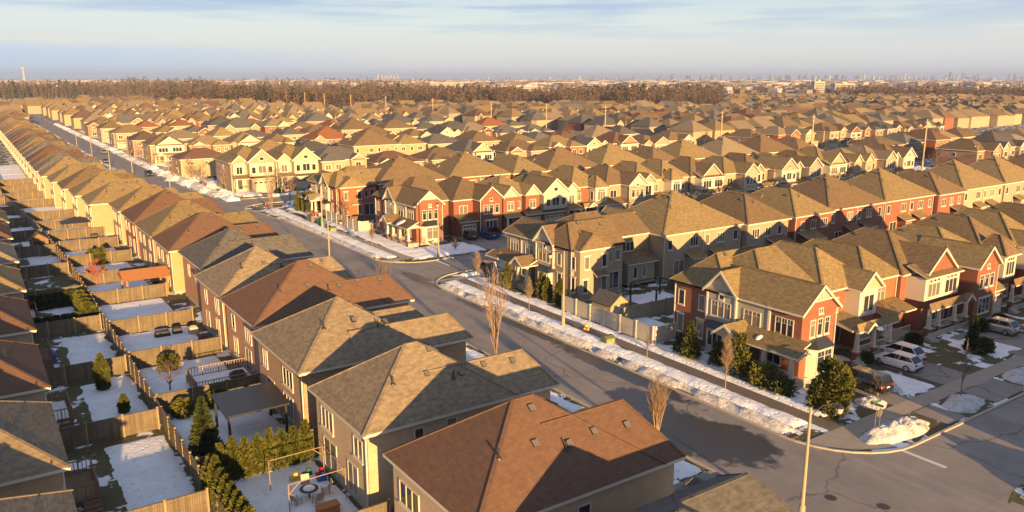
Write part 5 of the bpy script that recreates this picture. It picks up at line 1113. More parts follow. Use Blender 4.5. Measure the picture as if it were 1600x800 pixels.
woods('woods_left', -.70, -.36, 1150, 1700, 1800, 17, 24, 2, tri=22, evg=.25); woods('woods_behind', -.5, -.1, 1400, 2100, 900, 18, 28, 6, tri=20)
woods('woods_right', .40, .72, 980, 1250, 1500, 13, 19, 3, tri=28)
woods('woods_far', -.2, .72, 2400, 5200, 1300, 14, 22, 4, tri=12, evg=.1); woods('woods_gap', .22, .45, 1500, 2100, 500, 12, 16, 5, tri=18)

# ================================================================== FAR CITY
def city():
    mb = MB(); r = random.Random(5)
    def bx(u, v, w, d, h, m, z=0):
        x = CX+u*v*math.cos(R(HEAD))+v*math.sin(R(HEAD)); y = CY-u*v*math.sin(R(HEAD))+v*math.cos(R(HEAD)); mb.box(x-w/2, y-d/2, z-1, x+w/2, y+d/2, h, m)
    for i in range(3600):
        v = 1500*(9.0**r.random()); u = r.uniform(-.70, .70)
        if v < 2300 and u < -.05: continue
        if v < 3000: bx(u, v, r.uniform(9, 26), r.uniform(9, 22), r.uniform(5, 9), r.choice([0, 1, 1, 2, 2, 3, 3]))
        else: bx(u, v, r.uniform(20, 150), r.uniform(20, 60), r.uniform(6, 13), r.choice([0, 0, 1, 2, 2, 3]))
    for i in range(150):
        v = r.uniform(11000, 15000); u = r.uniform(.15, .70)**.9; bx(u, v, r.uniform(22, 50), 30, r.uniform(40, 95)*(1.25 if r.random() < .15 else .8), r.choice([0, 1, 2, 2, 2]))
    for i in range(7): bx(-.165+.004*i+r.uniform(-.001, .001), 13000, 30, 25, r.uniform(60, 85), 0)
    for i in range(30): bx(r.uniform(-.05, .2), 12000, 30, 25, r.uniform(30, 60), r.choice([0, 1, 2]))
    return tag(mb.obj('distant_city', [M['citywhite'], M['citytan'], M['citygrey'], SH['brown']]), kind='stuff')
city()
def at(u, v): return CX+u*v*math.cos(R(HEAD))+v*math.sin(R(HEAD)), CY-u*v*math.sin(R(HEAD))+v*math.cos(R(HEAD))
for u, v, w, h, lb in ((.377, 1560, 20, 21, 'pale mid-rise block above the treeline, left one of two'), (.408, 1560, 38, 17, 'pale mid-rise block above the treeline, right one of two'), (-.112, 2500, 260, 14, 'long white flat warehouse beyond the woods'), (.02, 1750, 60, 11, 'pale flat-roofed building at the edge of the woods')):
    x, y = at(u, v); b = MB(); b.box(-w/2, -9, 0, w/2, 9, h); b.box(-w/2-.5, -9.5, h, w/2+.5, 9.5, h+1); b.box(-w*.1, -4, h+1, w*.15, 4, h+4); root = empty('far_building', (x, y, 0), R(-HEAD)); b.obj('wall', [M['citywhite']], root)
    wb = MB()
    for k in range(int(h/3.2)): wb.box(-w/2+1, -9.15, 1.2+k*3.2, w/2-1, -9.02, 2.4+k*3.2)
    wb.obj('window_band', [M['glass']], root); tag(root, lb, 'building')
x, y = at(-.600, 2600); m = MB(); m.tube([(0, 0, 0), (0, 0, 60)], [3.2, 1.8], 6); t = empty('communications_mast', (x, y, 0)); m.obj('mast', [M['citywhite']], t); m = MB(); m.lathe([(2, 52), (5, 55), (6.5, 58), (6.5, 61), (3, 62)], 0, 0, 12); m.obj('antenna_head', [M['citywhite']], t); tag(t, 'tall pale communications mast above the woods at far left', 'mast')  # communications mast with a rounded antenna head

# ================================================================== STREET FURNITURE
LP = {}
def lamp_post(x, y, h, ang, label, group=None, arm=True):
    k = ('l', round(h), arm)
    if k not in LP:
        a = MB(); a.tube([(0, 0, -.2), (0, 0, 1.25), (0, 0, 1.3), (0, 0, h)], [.23, .20, .13, .08], 10); b = MB(); c = MB(); d = MB()
        b.tube([(0, 0, h-.9), (.25, 0, h-.35), (.8, 0, h+.05), (1.5, 0, h+.15), (1.95, 0, h+.02)], [.035]*5, 6); b.tube([(0, 0, h-.15), (.5, 0, h-.18), (.8, 0, h+.05)], [.025]*3, 5)
        c.lathe([(.05, h+.06), (.16, h-.02), (.30, h-.16)], 1.95, 0, 8); d.lathe([(.26, h-.17), (.17, h-.52), (.08, h-.56)], 1.95, 0, 8)
        LP[k] = (a.mesh('post', [M['pole']]), b.mesh('arm', [M['metal']]), c.mesh('lamp_head', [M['metal']]), d.mesh('lamp_glass', [M['citywhite']]))
    root = empty('street_lamp', (x, y, 0), ang); L = LP[k]; link('post', L[0], root); link('arm', L[1], root); hd = link('lamp_head', L[2], root); link('lamp_glass', L[3], hd); return tag(root, label, 'street lamp', group)
lamp_post(-9.6, -10.1, 8.0, R(-25), 'tan concrete street lamp standing nearest in the right foreground')
lamp_post(3.1, 31, 9.0, R(180), 'concrete street lamp in the snow by the red hydrant and light fence')
lamp_post(9.5, 71.6, 8.6, R(-120), 'street lamp before the red corner house across the side street'); lamp_post(-9.8, 69.0, 8.5, R(0), 'street lamp rising behind the red-brown roofs by the road'); lamp_post(3.4, 106, 8.5, R(180), 'street lamp in front of the light fence, orange house')
for i, s_ in enumerate([158, 196, 236, 276, 318]): lamp_post(-9.8+shf(s_), s_, 8.5, 0, '%s street lamp on the house side past the bend' % NTH[i], 'street lamps along the far stretch')
for i, (x, y) in enumerate([(187, 90.4), (188, 130), (187, 169), (187, 236), (187, 280), (187, 330), (187.7, 396.6), (187, 461), (187, 520), (187, 572), (196, 640), (200, 700)]):
    m = MB(); m.tube([(0, 0, 0), (0, 0, 16)], [.32, .2], 7); r_ = empty('utility_pole', (x, y, 0)); m.obj('pole', [M['tallpole']], r_); c = MB(); c.bar((-1, 0, 15.2), (1, 0, 15.2), .14); c.bar((-.8, 0, 13.8), (.8, 0, 13.8), .14); c.obj('crossarm', [M['tallpole']], r_)
    tag(r_, '%s tall timber pole from the right along the far avenue' % NTH[i], 'utility pole', 'tall poles along the far avenue')
lamp_post(193.5, 78, 9, R(180), 'dull street lamp across the far avenue beside the tall pole')
# hydrant
t = empty('fire_hydrant', (3.8, 27.7, 0)); m = MB(); m.lathe([(.2, 0), (.2, .06), (.14, .1), (.14, .62), (.17, .66)], 0, 0, 10); m.obj('body', [M['red']], t); m = MB(); m.lathe([(.17, .66), (.15, .8), (.05, .88)], 0, 0, 10); m.tube([(-.27, 0, .5), (.27, 0, .5)], .07, 8); m.tube([(0, -.1, .45), (0, -.27, .45)], .09, 8); m.obj('cap', [M['yellow']], t); tag(t, 'red fire hydrant with yellow cap in the snow by the sidewalk', 'hydrant'); t.scale = (1.35, 1.35, 1.35)
t = copy_tree(t, (2.6, 137, 0)); tag(t, 'small red hydrant in snow near the leafless tree past the bend', 'hydrant')
def ubox(x, y, lb, ang=0, mat='utilgreen', sz=(1.3, .9, .95)):
    t = empty('utility_box', (x, y, 0), ang); a, b, c = sz; m = MB(); m.box(-a/2, -b/2, 0, a/2, b/2, c*.78); m.solid([(-a/2,-b/2,c*.78),(a/2,-b/2,c*.78),(a/2,b/2,c*.78),(-a/2,b/2,c*.78),(-a/2,b/2-.12,c),(a/2,b/2-.12,c),(-a/2,-b*.1,c),(a/2,-b*.1,c)], [(0,1,7,6),(2,3,4,5),(6,7,5,4),(1,2,5,7),(3,0,6,4)]); m.obj('cabinet', [M[mat]], t)
    m = MB(); m.box(-a/2-.15, -b/2-.15, -.05, a/2+.15, b/2+.15, .06); m.obj('plinth', [M['conc']], t); m = MB(); m.box(a/2+.005, -b*.3, .2, a/2+.02, b*.3, c*.6); m.box(-a*.4, -b/2-.02, .15, -.03, -b/2-.004, c*.7); m.box(.03, -b/2-.02, .15, a*.4, -b/2-.004, c*.7); m.obj('door_panel', [M['utilpale' if mat == 'utilgreen' else 'green']], t); return tag(t, lb, 'utility box')
ubox(3.6, 23.8, 'green utility box in the snow bank by the light fence'); ubox(3.6, 101.5, 'dull green utility box in the snow farther up the street'); ubox(4.2, 109.0, 'dark green upright box near the mailbox cluster', 0, 'green', (1.2, 1.0, 1.4))
t = empty('community_mailbox', (3.6, 112.6, 0)); m = MB(); m.box(-.3, -1.1, .35, .3, 1.1, 1.5); m.obj('cabinet', [M['deck']], t); m = MB(); [m.box(-.32, -1.05+i*.54, .45+j*.33, -.302, -.57+i*.54, .73+j*.33) for i in range(4) for j in range(3)]; m.obj('mail_door', [M['galv']], t); m = MB(); m.box(-.08, -.8, 0, .08, -.6, .35); m.box(-.08, .6, 0, .08, .8, .35); m.obj('leg', [M['metal']], t); m = MB(); m.box(-.4, -1.2, 1.52, .4, 1.2, 1.6); m.obj('cover', [M['deck']], t); tag(t, 'brown community mailbox cluster on the boulevard beside green boxes', 'mailbox')
for (x, y, lb) in ((6.4, -5.3, 'green street name sign on a thin post at the near corner'), (7.8, 71.0, 'green street name sign on a thin post at the second corner'), (3, 153.5, 'green street name sign at the corner past the bend')):
    t = empty('street_sign', (x, y, 0)); m = MB(); m.tube([(0, 0, 0), (0, 0, 3.0)], .035, 6); m.obj('post', [M['galv']], t); m = MB(); m.box(-.55, -.015, 2.75, .55, .015, 2.97); m.box(-.015, -.55, 2.5, .015, .55, 2.72); m.obj('sign_blade', [M['green']], t); tag(t, lb, 'street sign')
t = empty('stop_sign', (6.75, -5.45, 0)); 
m = MB(); m.tube([(0, 0, 0), (0, 0, 2.2)], .03, 6); m.obj('post', [M['galv']], t); m = MB(); m.solid([(.38*math.cos(R(22.5+45*i)), z, 1.85+.38*math.sin(R(22.5+45*i))) for z in (-.045, -.03) for i in range(8)], [tuple(range(8)), tuple(range(15, 7, -1))]+[(i, 8+i, 8+(i+1) % 8, (i+1) % 8) for i in range(8)]); m.obj('sign_plate', [M['galv']], t); t.rotation_euler = (0, 0, math.pi); tag(t, 'back of an octagonal sign on a thin post in the corner snow', 'road sign')

# ================================================================== VEHICLES
def car_parts(kind):
    L, W, H = {'suv': (4.55, 1.84, 1.62), 'cross': (4.4, 1.8, 1.55), 'van': (5.15, 2.0, 1.75), 'pickup': (5.8, 2.02, 1.92), 'sedan': (4.6, 1.8, 1.42)}[kind]
    body = MB(); gl = MB(); x = lambda f: -L/2+L*f       # front at -x
    if kind == 'pickup': prof = [(0, .62, .86), (.02, 1.0, .94), (.08, 1.12, .98), (.26, 1.2, 1), (.30, 1.24, 1), (.60, 1.24, 1), (.61, 1.22, 1), (.99, 1.22, 1), (1.0, .7, .97)]; gh = (.27, .40, .575, .62)
    elif kind == 'van': prof = [(0, .55, .82), (.03, .82, .92), (.10, .98, .97), (.19, 1.08, 1), (.6, 1.12, 1), (.97, 1.14, .98), (.995, .9, .95), (1.0, .6, .94)]; gh = (.17, .34, .93, .985)
    elif kind == 'sedan': prof = [(0, .5, .8), (.03, .7, .92), (.12, .84, .98), (.28, .92, 1), (.7, .95, 1), (.95, .98, .96), (.99, .8, .93), (1.0, .5, .9)]; gh = (.27, .42, .68, .86)
    else: prof = [(0, .52, .80), (.03, .78, .92), (.12, .92, .97), (.26, 1.0, 1), (.6, 1.04, 1), (.93, 1.08, .97), (.985, .86, .94), (1.0, .55, .92)]; gh = (.24, .41, .84, .965)
    st = []
    for f, zt, wk in prof:
        w = W/2*wk; zb = .24 if .03 < f < .97 else .34
        st.append([(x(f), -w*.93, zb), (x(f), -w, zb+.22), (x(f), -w*.995, zt-.16), (x(f), -w*.90, zt), (x(f), w*.90, zt), (x(f), w*.995, zt-.16), (x(f), w, zb+.22), (x(f), w*.93, zb)])
    for s_ in st: body.v += s_
    n = 8
    for i in range(len(st)-1):
        for j in range(n): a = i*n+j; b = i*n+(j+1) % n; body.f.append((a, b, b+n, a+n)); body.m.append(0)
    body.f.append(tuple(range(n))); body.m.append(0); body.f.append(tuple((len(st)-1)*n+j for j in reversed(range(n)))); body.m.append(0)
    zb = 1.0 if kind != 'sedan' else .9
    zb = {'pickup': 1.2, 'van': 1.08}.get(kind, zb); a, b, c, d = gh; wb, wt = W/2*.90, W/2*.72
    g = [(x(a), -wb, zb), (x(d), -wb, zb), (x(d), wb, zb), (x(a), wb, zb), (x(b), -wt, H-.07), (x(c), -wt, H-.09), (x(c), wt, H-.09), (x(b), wt, H-.07)]
    gl.solid(g, [(0,1,5,4), (1,2,6,5), (2,3,7,6), (3,0,4,7)])
    # roof panel and pillars in body colour
    r0 = [(x(b)-.05, -wt-.02, H-.075), (x(c)+.07, -wt-.02, H-.095), (x(c)+.07, wt+.02, H-.095), (x(b)-.05, wt+.02, H-.075), (x(b)+.1, -wt+.1, H), (x(c)-.1, -wt+.1, H-.01), (x(c)-.1, wt-.1, H-.01), (x(b)+.1, wt-.1, H)]
    body.solid(r0, [(3,2,1,0),(4,5,6,7),(0,1,5,4),(1,2,6,5),(2,3,7,6),(3,0,4,7)])
    for sg in (-1, 1):
        for p, q in (((x(a), zb), (x(b), H-.08)), ((x(d), zb), (x(c), H-.1)), ((x((a+c)/2+.05), zb), (x((b+c)/2), H-.08))) + ((((x(.80), zb), (x(.77), H-.08)),) if kind == 'van' else ()):
            body.bar((p[0], sg*(wb+.0), p[1]-.03), (q[0], sg*(wt+.015), q[1]), .09, .05)
    if kind == 'pickup':
        body2 = MB(); body2.box(x(.64), -W/2*.80, 1.222, x(.975), W/2*.80, 1.235); bed = body2
    else: bed = None
    wh = MB(); wh.tube([(0, -.12, 0), (0, .12, 0)], .35, 18); rim = MB(); rim.tube([(0, -.13, 0), (0, -.10, 0)], .23, 12); rim.tube([(0, .10, 0), (0, .13, 0)], .23, 12)
    tl = MB(); tl.box(-.03, -.13, -.11, .03, .13, .11); hl = MB(); hl.box(-.06, -.18, -.06, .06, .18, .06)
    pl = MB(); pl.box(-.01, -.24, -.06, .01, .24, .06)
    bm = MB(); bm.box(x(1)-.08, -W/2*.86, .3, x(1)+.03, W/2*.86, .52); mr = MB(); mr.box(-.08, -.1, -.07, .08, .1, .07)
    return dict(L=L, W=W, H=H, x=x, body=body, gl=gl, wh=wh.mesh('tyre', [M['tyre']]), rim=rim.mesh('rim', [M['rim']]), tl=tl.mesh('tail_light', [M['red']]), hl=hl.mesh('headlight', [M['citywhite']]), pl=pl.mesh('number_plate', [M['plate']]), bump=bm, bed=bed, mr=mr.mesh('mirror', [M['black']]), zt=prof[-3][1])
KP = {}
def car(kind, color, x, y, face, label, group=None, cat='car', z=.05):
    if (kind, color) in KP: t = copy_tree(KP[kind, color], (x, y, z), face); return tag(t, label, cat, group)
    p = car_parts(kind); t = empty('parked_car' if kind != 'pickup' else 'pickup_truck', (x, y, z), face)
    b = p['body'].obj('body', [CP[color]], t); bv = b.modifiers.new('soft', 'BEVEL'); bv.width = .05; bv.segments = 2; bv.limit_method = 'ANGLE'; bv.angle_limit = R(25)
    p['gl'].obj('windows', [M['carglass']], t); p['bump'].obj('bumper', [M['black'] if kind in ('cross', 'suv') else CP[color]], t)
    if p['bed']: p['bed'].obj('bed_cover', [M['black']], t)
    for f in (.19, .80):
        for sg in (-1, 1):
            w = link('wheel', p['wh'], t, (p['x'](f), sg*(p['W']/2-.13), .35)); link('rim', p['rim'], w)
    for sg in (-1, 1):
        link('tail_light', p['tl'], t, (p['x'](1)-.03, sg*(p['W']/2-.24), p['zt']-.22)); link('headlight', p['hl'], t, (p['x'](0)+.08, sg*(p['W']/2-.36), .68)); link('mirror', p['mr'], t, (p['x'](.30), sg*(p['W']/2+.05), 1.08))
    link('number_plate', p['pl'], t, (p['x'](1)+.012, 0, .78)); KP[kind, color] = t; return tag(t, label, cat, group)
SF = R(-90)   # car front points +y (towards the house), tail to the street: front is local -x
car('van', 'black', 14.9, 1.2, SF, 'black minivan parked on the driveway beside the golden bush')
car('cross', 'white', 22.6, 2.2, SF+.03, 'white hatchback nearer the camera on the porch-row driveway'); car('suv', 'white', 25.3, 3.5, SF, 'white sport utility with dark sunroof beside the white hatchback')
car('sedan', 'silver', 22.9, 8.0-.6, SF, 'silver car mostly hidden behind the two white cars') if False else None
car('sedan', 'silver', -12.6, 8.6, 0, 'light car half hidden between the beige house and the red-brown roof'); car('sedan', 'black', -12.4, -4.4, 0, 'dark car just showing past the corner of the red-brown roofed house')
car('suv', 'silver', 42.6, 2.2, SF, 'pale sport utility with red tail lights at the right frame edge')
car('suv', 'teal', 20.9, 81.4, SF, 'dark green sport utility parked before the brick garage'); car('pickup', 'blue', 24.3, 80.8, SF, 'blue pickup truck beside the dark sport utility', cat='pickup truck')
car('suv', 'black', 10.3, 57.6, R(90), 'black car half hidden beside the tan corner house')
car('sedan', 'grey', -7.6+shf(262), 262, R(90), 'dark car far up the long street'); car('suv', 'white', 2.8, 205, R(0), 'white car parked beyond the snow mounds', 'cars parked beyond the bend'); car('suv', 'grey', 3.5, 190, R(0), 'grey car parked among the snow mounds'); car('sedan', 'white', 2.8, 222, R(0), 'white sedan farther up among driveways', 'cars parked beyond the bend')
for i, (x, y, k, c) in enumerate([(197, 84, 'pickup', 'red'), (199, 101, 'suv', 'black'), (197, 118, 'suv', 'grey'), (209, 61, 'sedan', 'black'), (196, 139, 'suv', 'white')]): car(k, c, x, y, R(0) if i != 3 else SF, '%s parked vehicle from the right across the far avenue' % NTH[i], 'vehicles across the far avenue')
for i, (x, y, k, c, lb) in enumerate([(57.5, 1.5, 'sedan', 'grey', 'grey car at the far right porch driveway'), (60.2, 2.0, 'suv', 'black', 'black car at the far right porch driveway'), (32.2, 81.0, 'suv', 'grey', 'grey car on the second driveway past the blue pickup'), (38.0, 80.5, 'sedan', 'black', 'black car parked in front of the row past the blue pickup'), (57.5, 80.0, 'suv', 'white', 'white car in front of the turret house row'), (-7.7, 214, 'suv', 'black', 'black car parked on the long street by the lamp'), (-12.2, 176, 'sedan', 'red', 'dark red car between the golden houses and the street'), (6.0, 240, 'suv', 'grey', 'grey car on a driveway up the long street'), (6.2, 268, 'sedan', 'white', 'white car on a driveway far up the street'), (-7.9, 300, 'sedan', 'silver', 'silver car farthest up the long street'), (14.0, 158.0, 'suv', 'silver', 'silver car before the white balcony house')]): car(k, c, x, y, SF if x > 8 else R(90) if x < -6 and x > -11 else 0, lb)
for i, (x, y, w_) in enumerate([(21.5, 4.8, .7), (30.6, 5.0, .8), (41.3, 3.2, .7), (46.5, 3.6, .8), (29.6, 80.4, .7), (36.5, 79.6, .8), (44.2, 79.4, .7), (51, 79.2, .8), (60, 79, .7), (12.4, 161.0-3, .8), (20.8, 157.5, .8)]): conifer(x, y, 1.0+.25*(i % 3), w_, 'dome', '%s small clipped shrub from the left along the row fronts' % NTH[i], 'small shrubs at the row fronts', name='evergreen_shrub', mat='spruce' if i % 2 else None)
for i, x in enumerate([40, 59, 78, 97, 116]): car('suv' if i % 2 else 'sedan', ['grey', 'black', 'white', 'blue', 'silver'][i], x+1.5, 158.5, SF, '%s car from the left on the third street driveways' % NTH[i], 'cars on the third street driveways')

# ================================================================== YARD THINGS
def simple(name, parts, loc, label, cat, rz=0, group=None):
    t = empty(name, loc, rz)
    for nm, mb, mt in parts: mb.obj(nm, [M[mt]] if isinstance(mt, str) else [M[k] for k in mt], t)
    return tag(t, label, cat, group)
# stained wooden gazebo
t = empty('gazebo', (-36.2, 72.0, 0))
for x in (.2, 5.0):
    for y in (.2, 4.6): m = MB(); m.box(-.1, -.1, 0, .1, .1, 2.5); m.obj('post', [M['orangewood']], t, loc=(x, y, 0))
m = MB(); m.solid([(-.3,-.3,2.5),(5.5,-.3,2.5),(5.5,5.1,2.5),(-.3,5.1,2.5),(-.3,2.4,3.4),(5.5,2.4,3.4)], [(0,1,5,4),(2,3,4,5),(1,2,5),(3,0,4),(3,2,1,0)]); m.obj('roof', [M['orangewood']], t); tag(t, 'orange stained wooden gazebo over a covered table in the yard', 'gazebo')
def covered(x, y, w, d, h, lb, mat='black', name='patio_cover'):
    m = MB(); n = 14
    m.solid([(-w/2,-d/2,0),(w/2,-d/2,0),(w/2,d/2,0),(-w/2,d/2,0),(-w/2*.86,-d/2*.84,h*.8),(w/2*.9,-d/2*.86,h*.72),(w/2*.86,d/2*.9,h*.85),(-w/2*.9,d/2*.85,h*.76),(-w*.2,0,h),(w*.25,.05,h*.95)], [(0,1,5,4),(1,2,6,5),(2,3,7,6),(3,0,4,7),(4,5,9,8),(5,6,9),(6,7,8,9),(7,4,8)]); o = m.obj(name, [M[mat]], loc=(x, y, .15)); b = o.modifiers.new('b', 'BEVEL'); b.width = .06; b.segments = 2; return tag(o, lb, 'covered furniture')
covered(-34.0, 74.4, 2.2, 1.6, .8, 'black covered table under the orange gazebo'); covered(-31.9, 76.2, .9, .7, 1.0, 'black covered grill beside the gazebo')
covered(-35.6, 53.4, 1.6, .9, .7, 'black covered sofa against the sunlit yellow fence'); covered(-34.0, 53.6, 1.0, .9, .8, 'black covered armchair beside the covered sofa'); covered(-32.6, 47.4, 1.1, .9, 1.15, 'dark covered grill by the pinkish brick wall'); covered(-32.5, 52.6, 1.0, .9, .9, 'tan covered chair in the snowy yard', 'canvas')
covered(-32.6, 34.9, 1.5, .8, 1.2, 'black covered barbecue on the snowy deck'); covered(-33.6, 29.6, 2.6, 1.2, .6, 'black covered furniture along the fence behind the brown house'); covered(-46.9, 51.2, 1.7, 1.4, 1.2, 'bright blue tarp over something in a left yard', 'blue', 'tarp'); covered(-34.5, 100.6, 1.6, 1.2, .8, 'black covered furniture in a small yard past the gazebo')
covered(-34, 119.5, 1.2, 1, .8, 'dark covered furniture near the blue-topped canopy')
# decks
def deck(x0, y0, x1, y1, z, lb, mat='deck', sides='WSN', snow=True):
    m = MB(); m.box(0, 0, z-.15, x1-x0, y1-y0, z); t = empty('deck', (x0, y0, 0)); m.obj('platform', [M[mat]], t); w, d = x1-x0, y1-y0
    for sd_, (a, b, c, e) in {'W': (0, 0, 0, d), 'S': (0, 0, w, 0), 'N': (0, d, w, d), 'E': (w, 0, w, d)}.items():
        if sd_ not in sides: continue
        m = MB(); L = math.hypot(c-a, e-b); n = int(L/.24)
        m.bar((a, b, z+.95), (c, e, z+.95), .1, .06); m.bar((a, b, z+.12), (c, e, z+.12), .06, .06)
        for i in range(n+1): u = i/n; m.bar((a+(c-a)*u, b+(e-b)*u, 0 if i % 6 == 0 else z+.1), (a+(c-a)*u, b+(e-b)*u, z+.95), .09 if i % 6 == 0 else .05)
        m.obj('railing', [M[mat]], t)
    if snow: m = MB(); m.box(.2, .2, z+.003, w-.2, d-.2, z+.1); m.obj('snow_layer', [M['snow']], t)
    return tag(t, lb, 'deck')
deck(-36.6, 33.2, -31.2, 37.4, .5, 'snow-covered wooden deck with railings behind the red-brown roofed house', 'post')
for i, (a, b) in enumerate([(3, 6.5), (16.5, 20.5), (31, 35.5), (47.5, 52), (64, 68), (80, 84), (97, 101)]):
    deck(-48.9, a, -46.6, b, 1.4, '%s raised deck from the bottom behind the left edge houses' % NTH[i], 'deck', 'ESN', snow=i % 2 == 0)
    m = MB(); [m.box(.0, -.3*k-.3, -.05, 1.0, -.3*k, 1.2-.2*k) for k in range(5)]; tag(m.obj('step_flight', [M['deck']], loc=(-47.6, a, 0)), '%s short stair from the bottom down from a left edge deck' % NTH[i], 'steps')
# dark-roofed pergola
t = empty('pergola', (-37.0, 21.6, 0)); 
for x, y in ((.15, .15), (4.6, .15), (.15, 4.2), (4.6, 4.2)): m = MB(); m.box(-.09, -.09, 0, .09, .09, 2.5); m.obj('post', [M['metal']], t, loc=(x, y, 0))
m = MB(); m.solid([(-.1,-.1,2.45),(4.9,-.1,2.45),(4.9,4.5,2.75),(-.1,4.5,2.75),(-.1,-.1,2.6),(4.9,-.1,2.6),(4.9,4.5,2.9),(-.1,4.5,2.9)], [(3,2,1,0),(4,5,6,7),(0,1,5,4),(1,2,6,5),(2,3,7,6),(3,0,4,7)]); m.obj('roof', [M['slatey']], t); tag(t, 'dark flat-roofed pergola in the yard behind the brown house', 'pergola')
# tubular frame, round table and chairs
t = empty('bare_gazebo', (-36.5, 9.2, 0)); w, d, h = 3.9, 4.0, 2.3
for x, y in ((0, 0), (w, 0), (w, d), (0, d)): m = MB(); m.tube([(x, y, 0), (x, y, h)], .035, 6); m.obj('pole', [M['post']], t)
m = MB()
for a, b in (((0,0),(w,0)), ((w,0),(w,d)), ((w,d),(0,d)), ((0,d),(0,0))): m.tube([(*a, h), (*b, h)], .03, 6); m.tube([(a[0]+(b[0]-a[0])*.2, a[1]+(b[1]-a[1])*.2, h), (*a, h-.7)], .03, 5)
m.obj('top_rail', [M['post']], t); tag(t, 'bare tubular gazebo frame without cover over the patio table', 'gazebo frame')
t = empty('patio_table', (-34.6, 10.8, 0)); m = MB(); m.lathe([(.62, .70), (.64, .72), (.62, .75)], 0, 0, 20); m.obj('tabletop', [M['metal']], t); m = MB(); m.lathe([(.35, 0), (.06, .08), (.05, .7)], 0, 0, 8); m.obj('leg', [M['metal']], t); m = MB(); m.lathe([(.42, .75), (.36, .83), (.1, .86)], 0, 0, 14); m.obj('snow_layer', [M['snow']], t); tag(t, 'round patio table topped with snow under the tubular frame', 'table')
ch = empty('patio_chair'); m = MB(); m.box(-.28, -.26, .4, .28, .26, .44); m.obj('seat', [M['canvas']], ch); m = MB(); m.solid([(-.28,.24,.44),(.28,.24,.44),(.28,.45,1.05),(-.28,.45,1.05),(-.28,.28,.44),(.28,.28,.44),(.28,.49,1.05),(-.28,.49,1.05)], [(0,1,2,3),(7,6,5,4),(0,4,5,1),(1,5,6,2),(2,6,7,3),(3,7,4,0)]); m.obj('backrest', [M['canvas']], ch)
for x, y in ((-.26, -.24), (.26, -.24), (-.26, .24), (.26, .24)): m = MB(); m.tube([(x, y, 0), (x, y, .62)], .02, 5); m.obj('leg', [M['metal']], ch)
for i, (a, lb) in enumerate([(200, 'canvas patio chair left of the snowy round table'), (280, 'canvas patio chair below the snowy round table'), (350, 'canvas patio chair right of the snowy round table'), (80, 'canvas patio chair behind the snowy round table')]):
    c = ch if i == 0 else copy_tree(ch); c.location = (-34.6+1.1*math.cos(R(a)), 10.8+1.1*math.sin(R(a)), 0); c.rotation_euler = (0, 0, R(a-90)); tag(c, lb, 'chair', 'patio chairs round the table')
m = MB(); m.box(-.7, -.35, 0, .7, .35, .6); m.box(-.75, -.4, .6, .75, .4, .68); tag(m.obj('storage_chest', [M['orangewood']], loc=(-34.3, 8.2, 0)), 'brown wooden storage chest near the patio chairs', 'chest')
for i, (x, y, c) in enumerate([(-32.8, 13.4, 'red'), (-33.6, 13.9, 'green'), (-34.6, 13.7, 'yellow'), (-33.0, 12.6, 'blue')]):
    m = MB(); m.box(-.35, -.2, 0, .3, .2, .25+.05*i); m.lathe([(.2, .2), (.22, .5), (.1, .62)], .1, 0, 8); tag(m.obj('garden_toy', [M[c]], loc=(x, y, 0)), '%s plastic garden toy by the beige house wall' % {'red': 'red', 'green': 'green', 'yellow': 'yellow', 'blue': 'blue'}[c], 'toy')
# small sheds
def shed(x, y, w, d, h, lb, wall, roofm, rz=0):
    t = empty('garden_shed', (x, y, 0), rz); m = MB(); m.box(0, 0, 0, w, d, h); m.solid([(0,0,h),(w,0,h),(w/2,0,h+w*.38),(0,d,h),(w,d,h),(w/2,d,h+w*.38)], [(0,1,2),(5,4,3)]); m.obj('wall', [wall], t)
    m = MB(); e = .2; zz = h+w*.38
    for s_, a in ((0, -e), (1, w+e)):
        m.solid([(a,-e,h-e*.76),(w/2,-e,zz),(w/2,d+e,zz),(a,d+e,h-e*.76),(a,-e,h-e*.76+.1),(w/2,-e,zz+.1),(w/2,d+e,zz+.1),(a,d+e,h-e*.76+.1)], [(0,1,2,3),(7,6,5,4),(0,4,5,1),(1,5,6,2),(2,6,7,3),(3,7,4,0)])
    m.obj('roof', [roofm], t); m = MB(); m.box(w*.2, -.04, .05, w*.8, -.005, h*.92); m.obj('door', [M['metal'] if roofm != SH['dark'] else M['trim']], t); return tag(t, lb, 'shed')
shed(9.2, 29.8, 2.8, 3.4, 1.9, 'small tan garden shed with dark roof behind the light fence', WL['tan'], SH['dark']); shed(-44.2, 112, 2.6, 2.6, 2.0, 'small brown shed with arched roof and dark door in a left yard', M['deck'], SH['brown'])
t = empty('metal_pergola', (17.0, 30.2, 0)); w, d, h = 5.2, 4.6, 2.5
for x, y in ((0, 0), (w, 0), (w, d), (0, d)): m = MB(); m.box(x-.09, y-.09, 0, x+.09, y+.09, h); m.obj('post', [M['metal']], t)
m = MB()
for a, b in (((0,0),(w,0)), ((w,0),(w,d)), ((w,d),(0,d)), ((0,d),(0,0)), ((0,0),(w/2,d/2)), ((w,0),(w/2,d/2)), ((w,d),(w/2,d/2)), ((0,d),(w/2,d/2))): m.bar((*a, h), (*b, h if b != (w/2, d/2) else h+.8), .12)
m.obj('top_frame', [M['metal']], t); tag(t, 'black metal pergola frame behind the tan corner house', 'pergola')
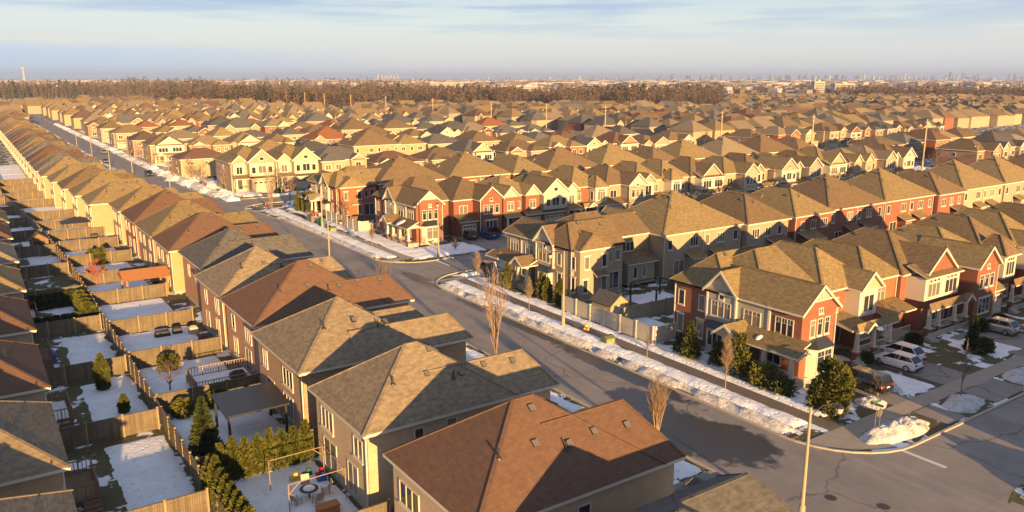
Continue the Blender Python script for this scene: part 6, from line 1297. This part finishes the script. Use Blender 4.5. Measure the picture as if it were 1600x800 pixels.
t = empty('canopy', (-38.5, 124.5, 0)); m = MB(); m.solid([(0,0,2.2),(5,0,2.2),(5,4,2.2),(0,4,2.2),(2.5,2,3.2)], [(0,1,4),(1,2,4),(2,3,4),(3,0,4),(3,2,1,0)], 0, [0, 1, 1, 0, 1]); m.obj('canopy_top', [M['black'], M['blue']], t)
for x, y in ((.1, .1), (4.9, .1), (4.9, 3.9), (.1, 3.9)): m = MB(); m.tube([(x, y, 0), (x, y, 2.2)], .04, 5); m.obj('pole', [M['metal']], t)
tag(t, 'blue and black pointed canopy in a yard below the golden walls', 'canopy')
t = empty('air_conditioner', (26.2, 36.6, 0)); m = MB(); m.box(-.4, -.4, .05, .4, .4, .9); m.obj('casing', [M['galv']], t); m = MB(); m.lathe([(.32, .9), (.3, .95), (.08, .96)], 0, 0, 12); m.obj('fan_grille', [M['metal']], t); tag(t, 'grey air conditioner beside the tan row back wall', 'air conditioner')
rs = MB()
for (x, y, z, a, b) in ((9.2, 8.6, 3.95, .42, .3), (11.2+0, 47.2, 4.3, 1.0, .7), (22.0, 4.0, 3.7, .5, .3), (8.6, 83, 4.1, .9, .8), (7.6, 118.5, 4.1, 1.0, 1.6)):
    i0 = len(rs.v)
    for k, (r_, zz) in enumerate([(1, -.12), (.8, .03), (.35, .10)]):
        for j in range(12): an = 6.283*j/12; rs.v.append((x+a*r_*math.cos(an), y+b*r_*math.sin(an), z+zz*.55-.04+(.42 if x < 20 else 0)*math.cos(an)*r_*a+(0 if x < 20 else .3)*math.sin(an)*r_*b))
    for k in range(2):
        for j in range(12): p = i0+k*12+j; q_ = i0+k*12+(j+1) % 12; rs.f.append((p, q_, q_+12, p+12)); rs.m.append(0)
    rs.f.append(tuple(i0+24+j for j in range(12))); rs.m.append(0)
tag(rs.obj('roof_snow', [M['snow']], smooth=True), kind='stuff')

# ================================================================== AIR
hz = MB(); hz.box(-2500, -500, -1.1, 20000, 20000, 130)
q = NT('haze_air'); q.t.nodes.remove(q.b); pv = q.n('ShaderNodeVolumePrincipled'); pv.inputs['Density'].default_value = 9.5e-5; pv.inputs['Color'].default_value = (.40, .55, .95, 1); pv.inputs['Anisotropy'].default_value = 0.0; q.l(pv.outputs[0], q.o.inputs['Volume'])
tag(hz.obj('haze', [q.m]), kind='stuff')
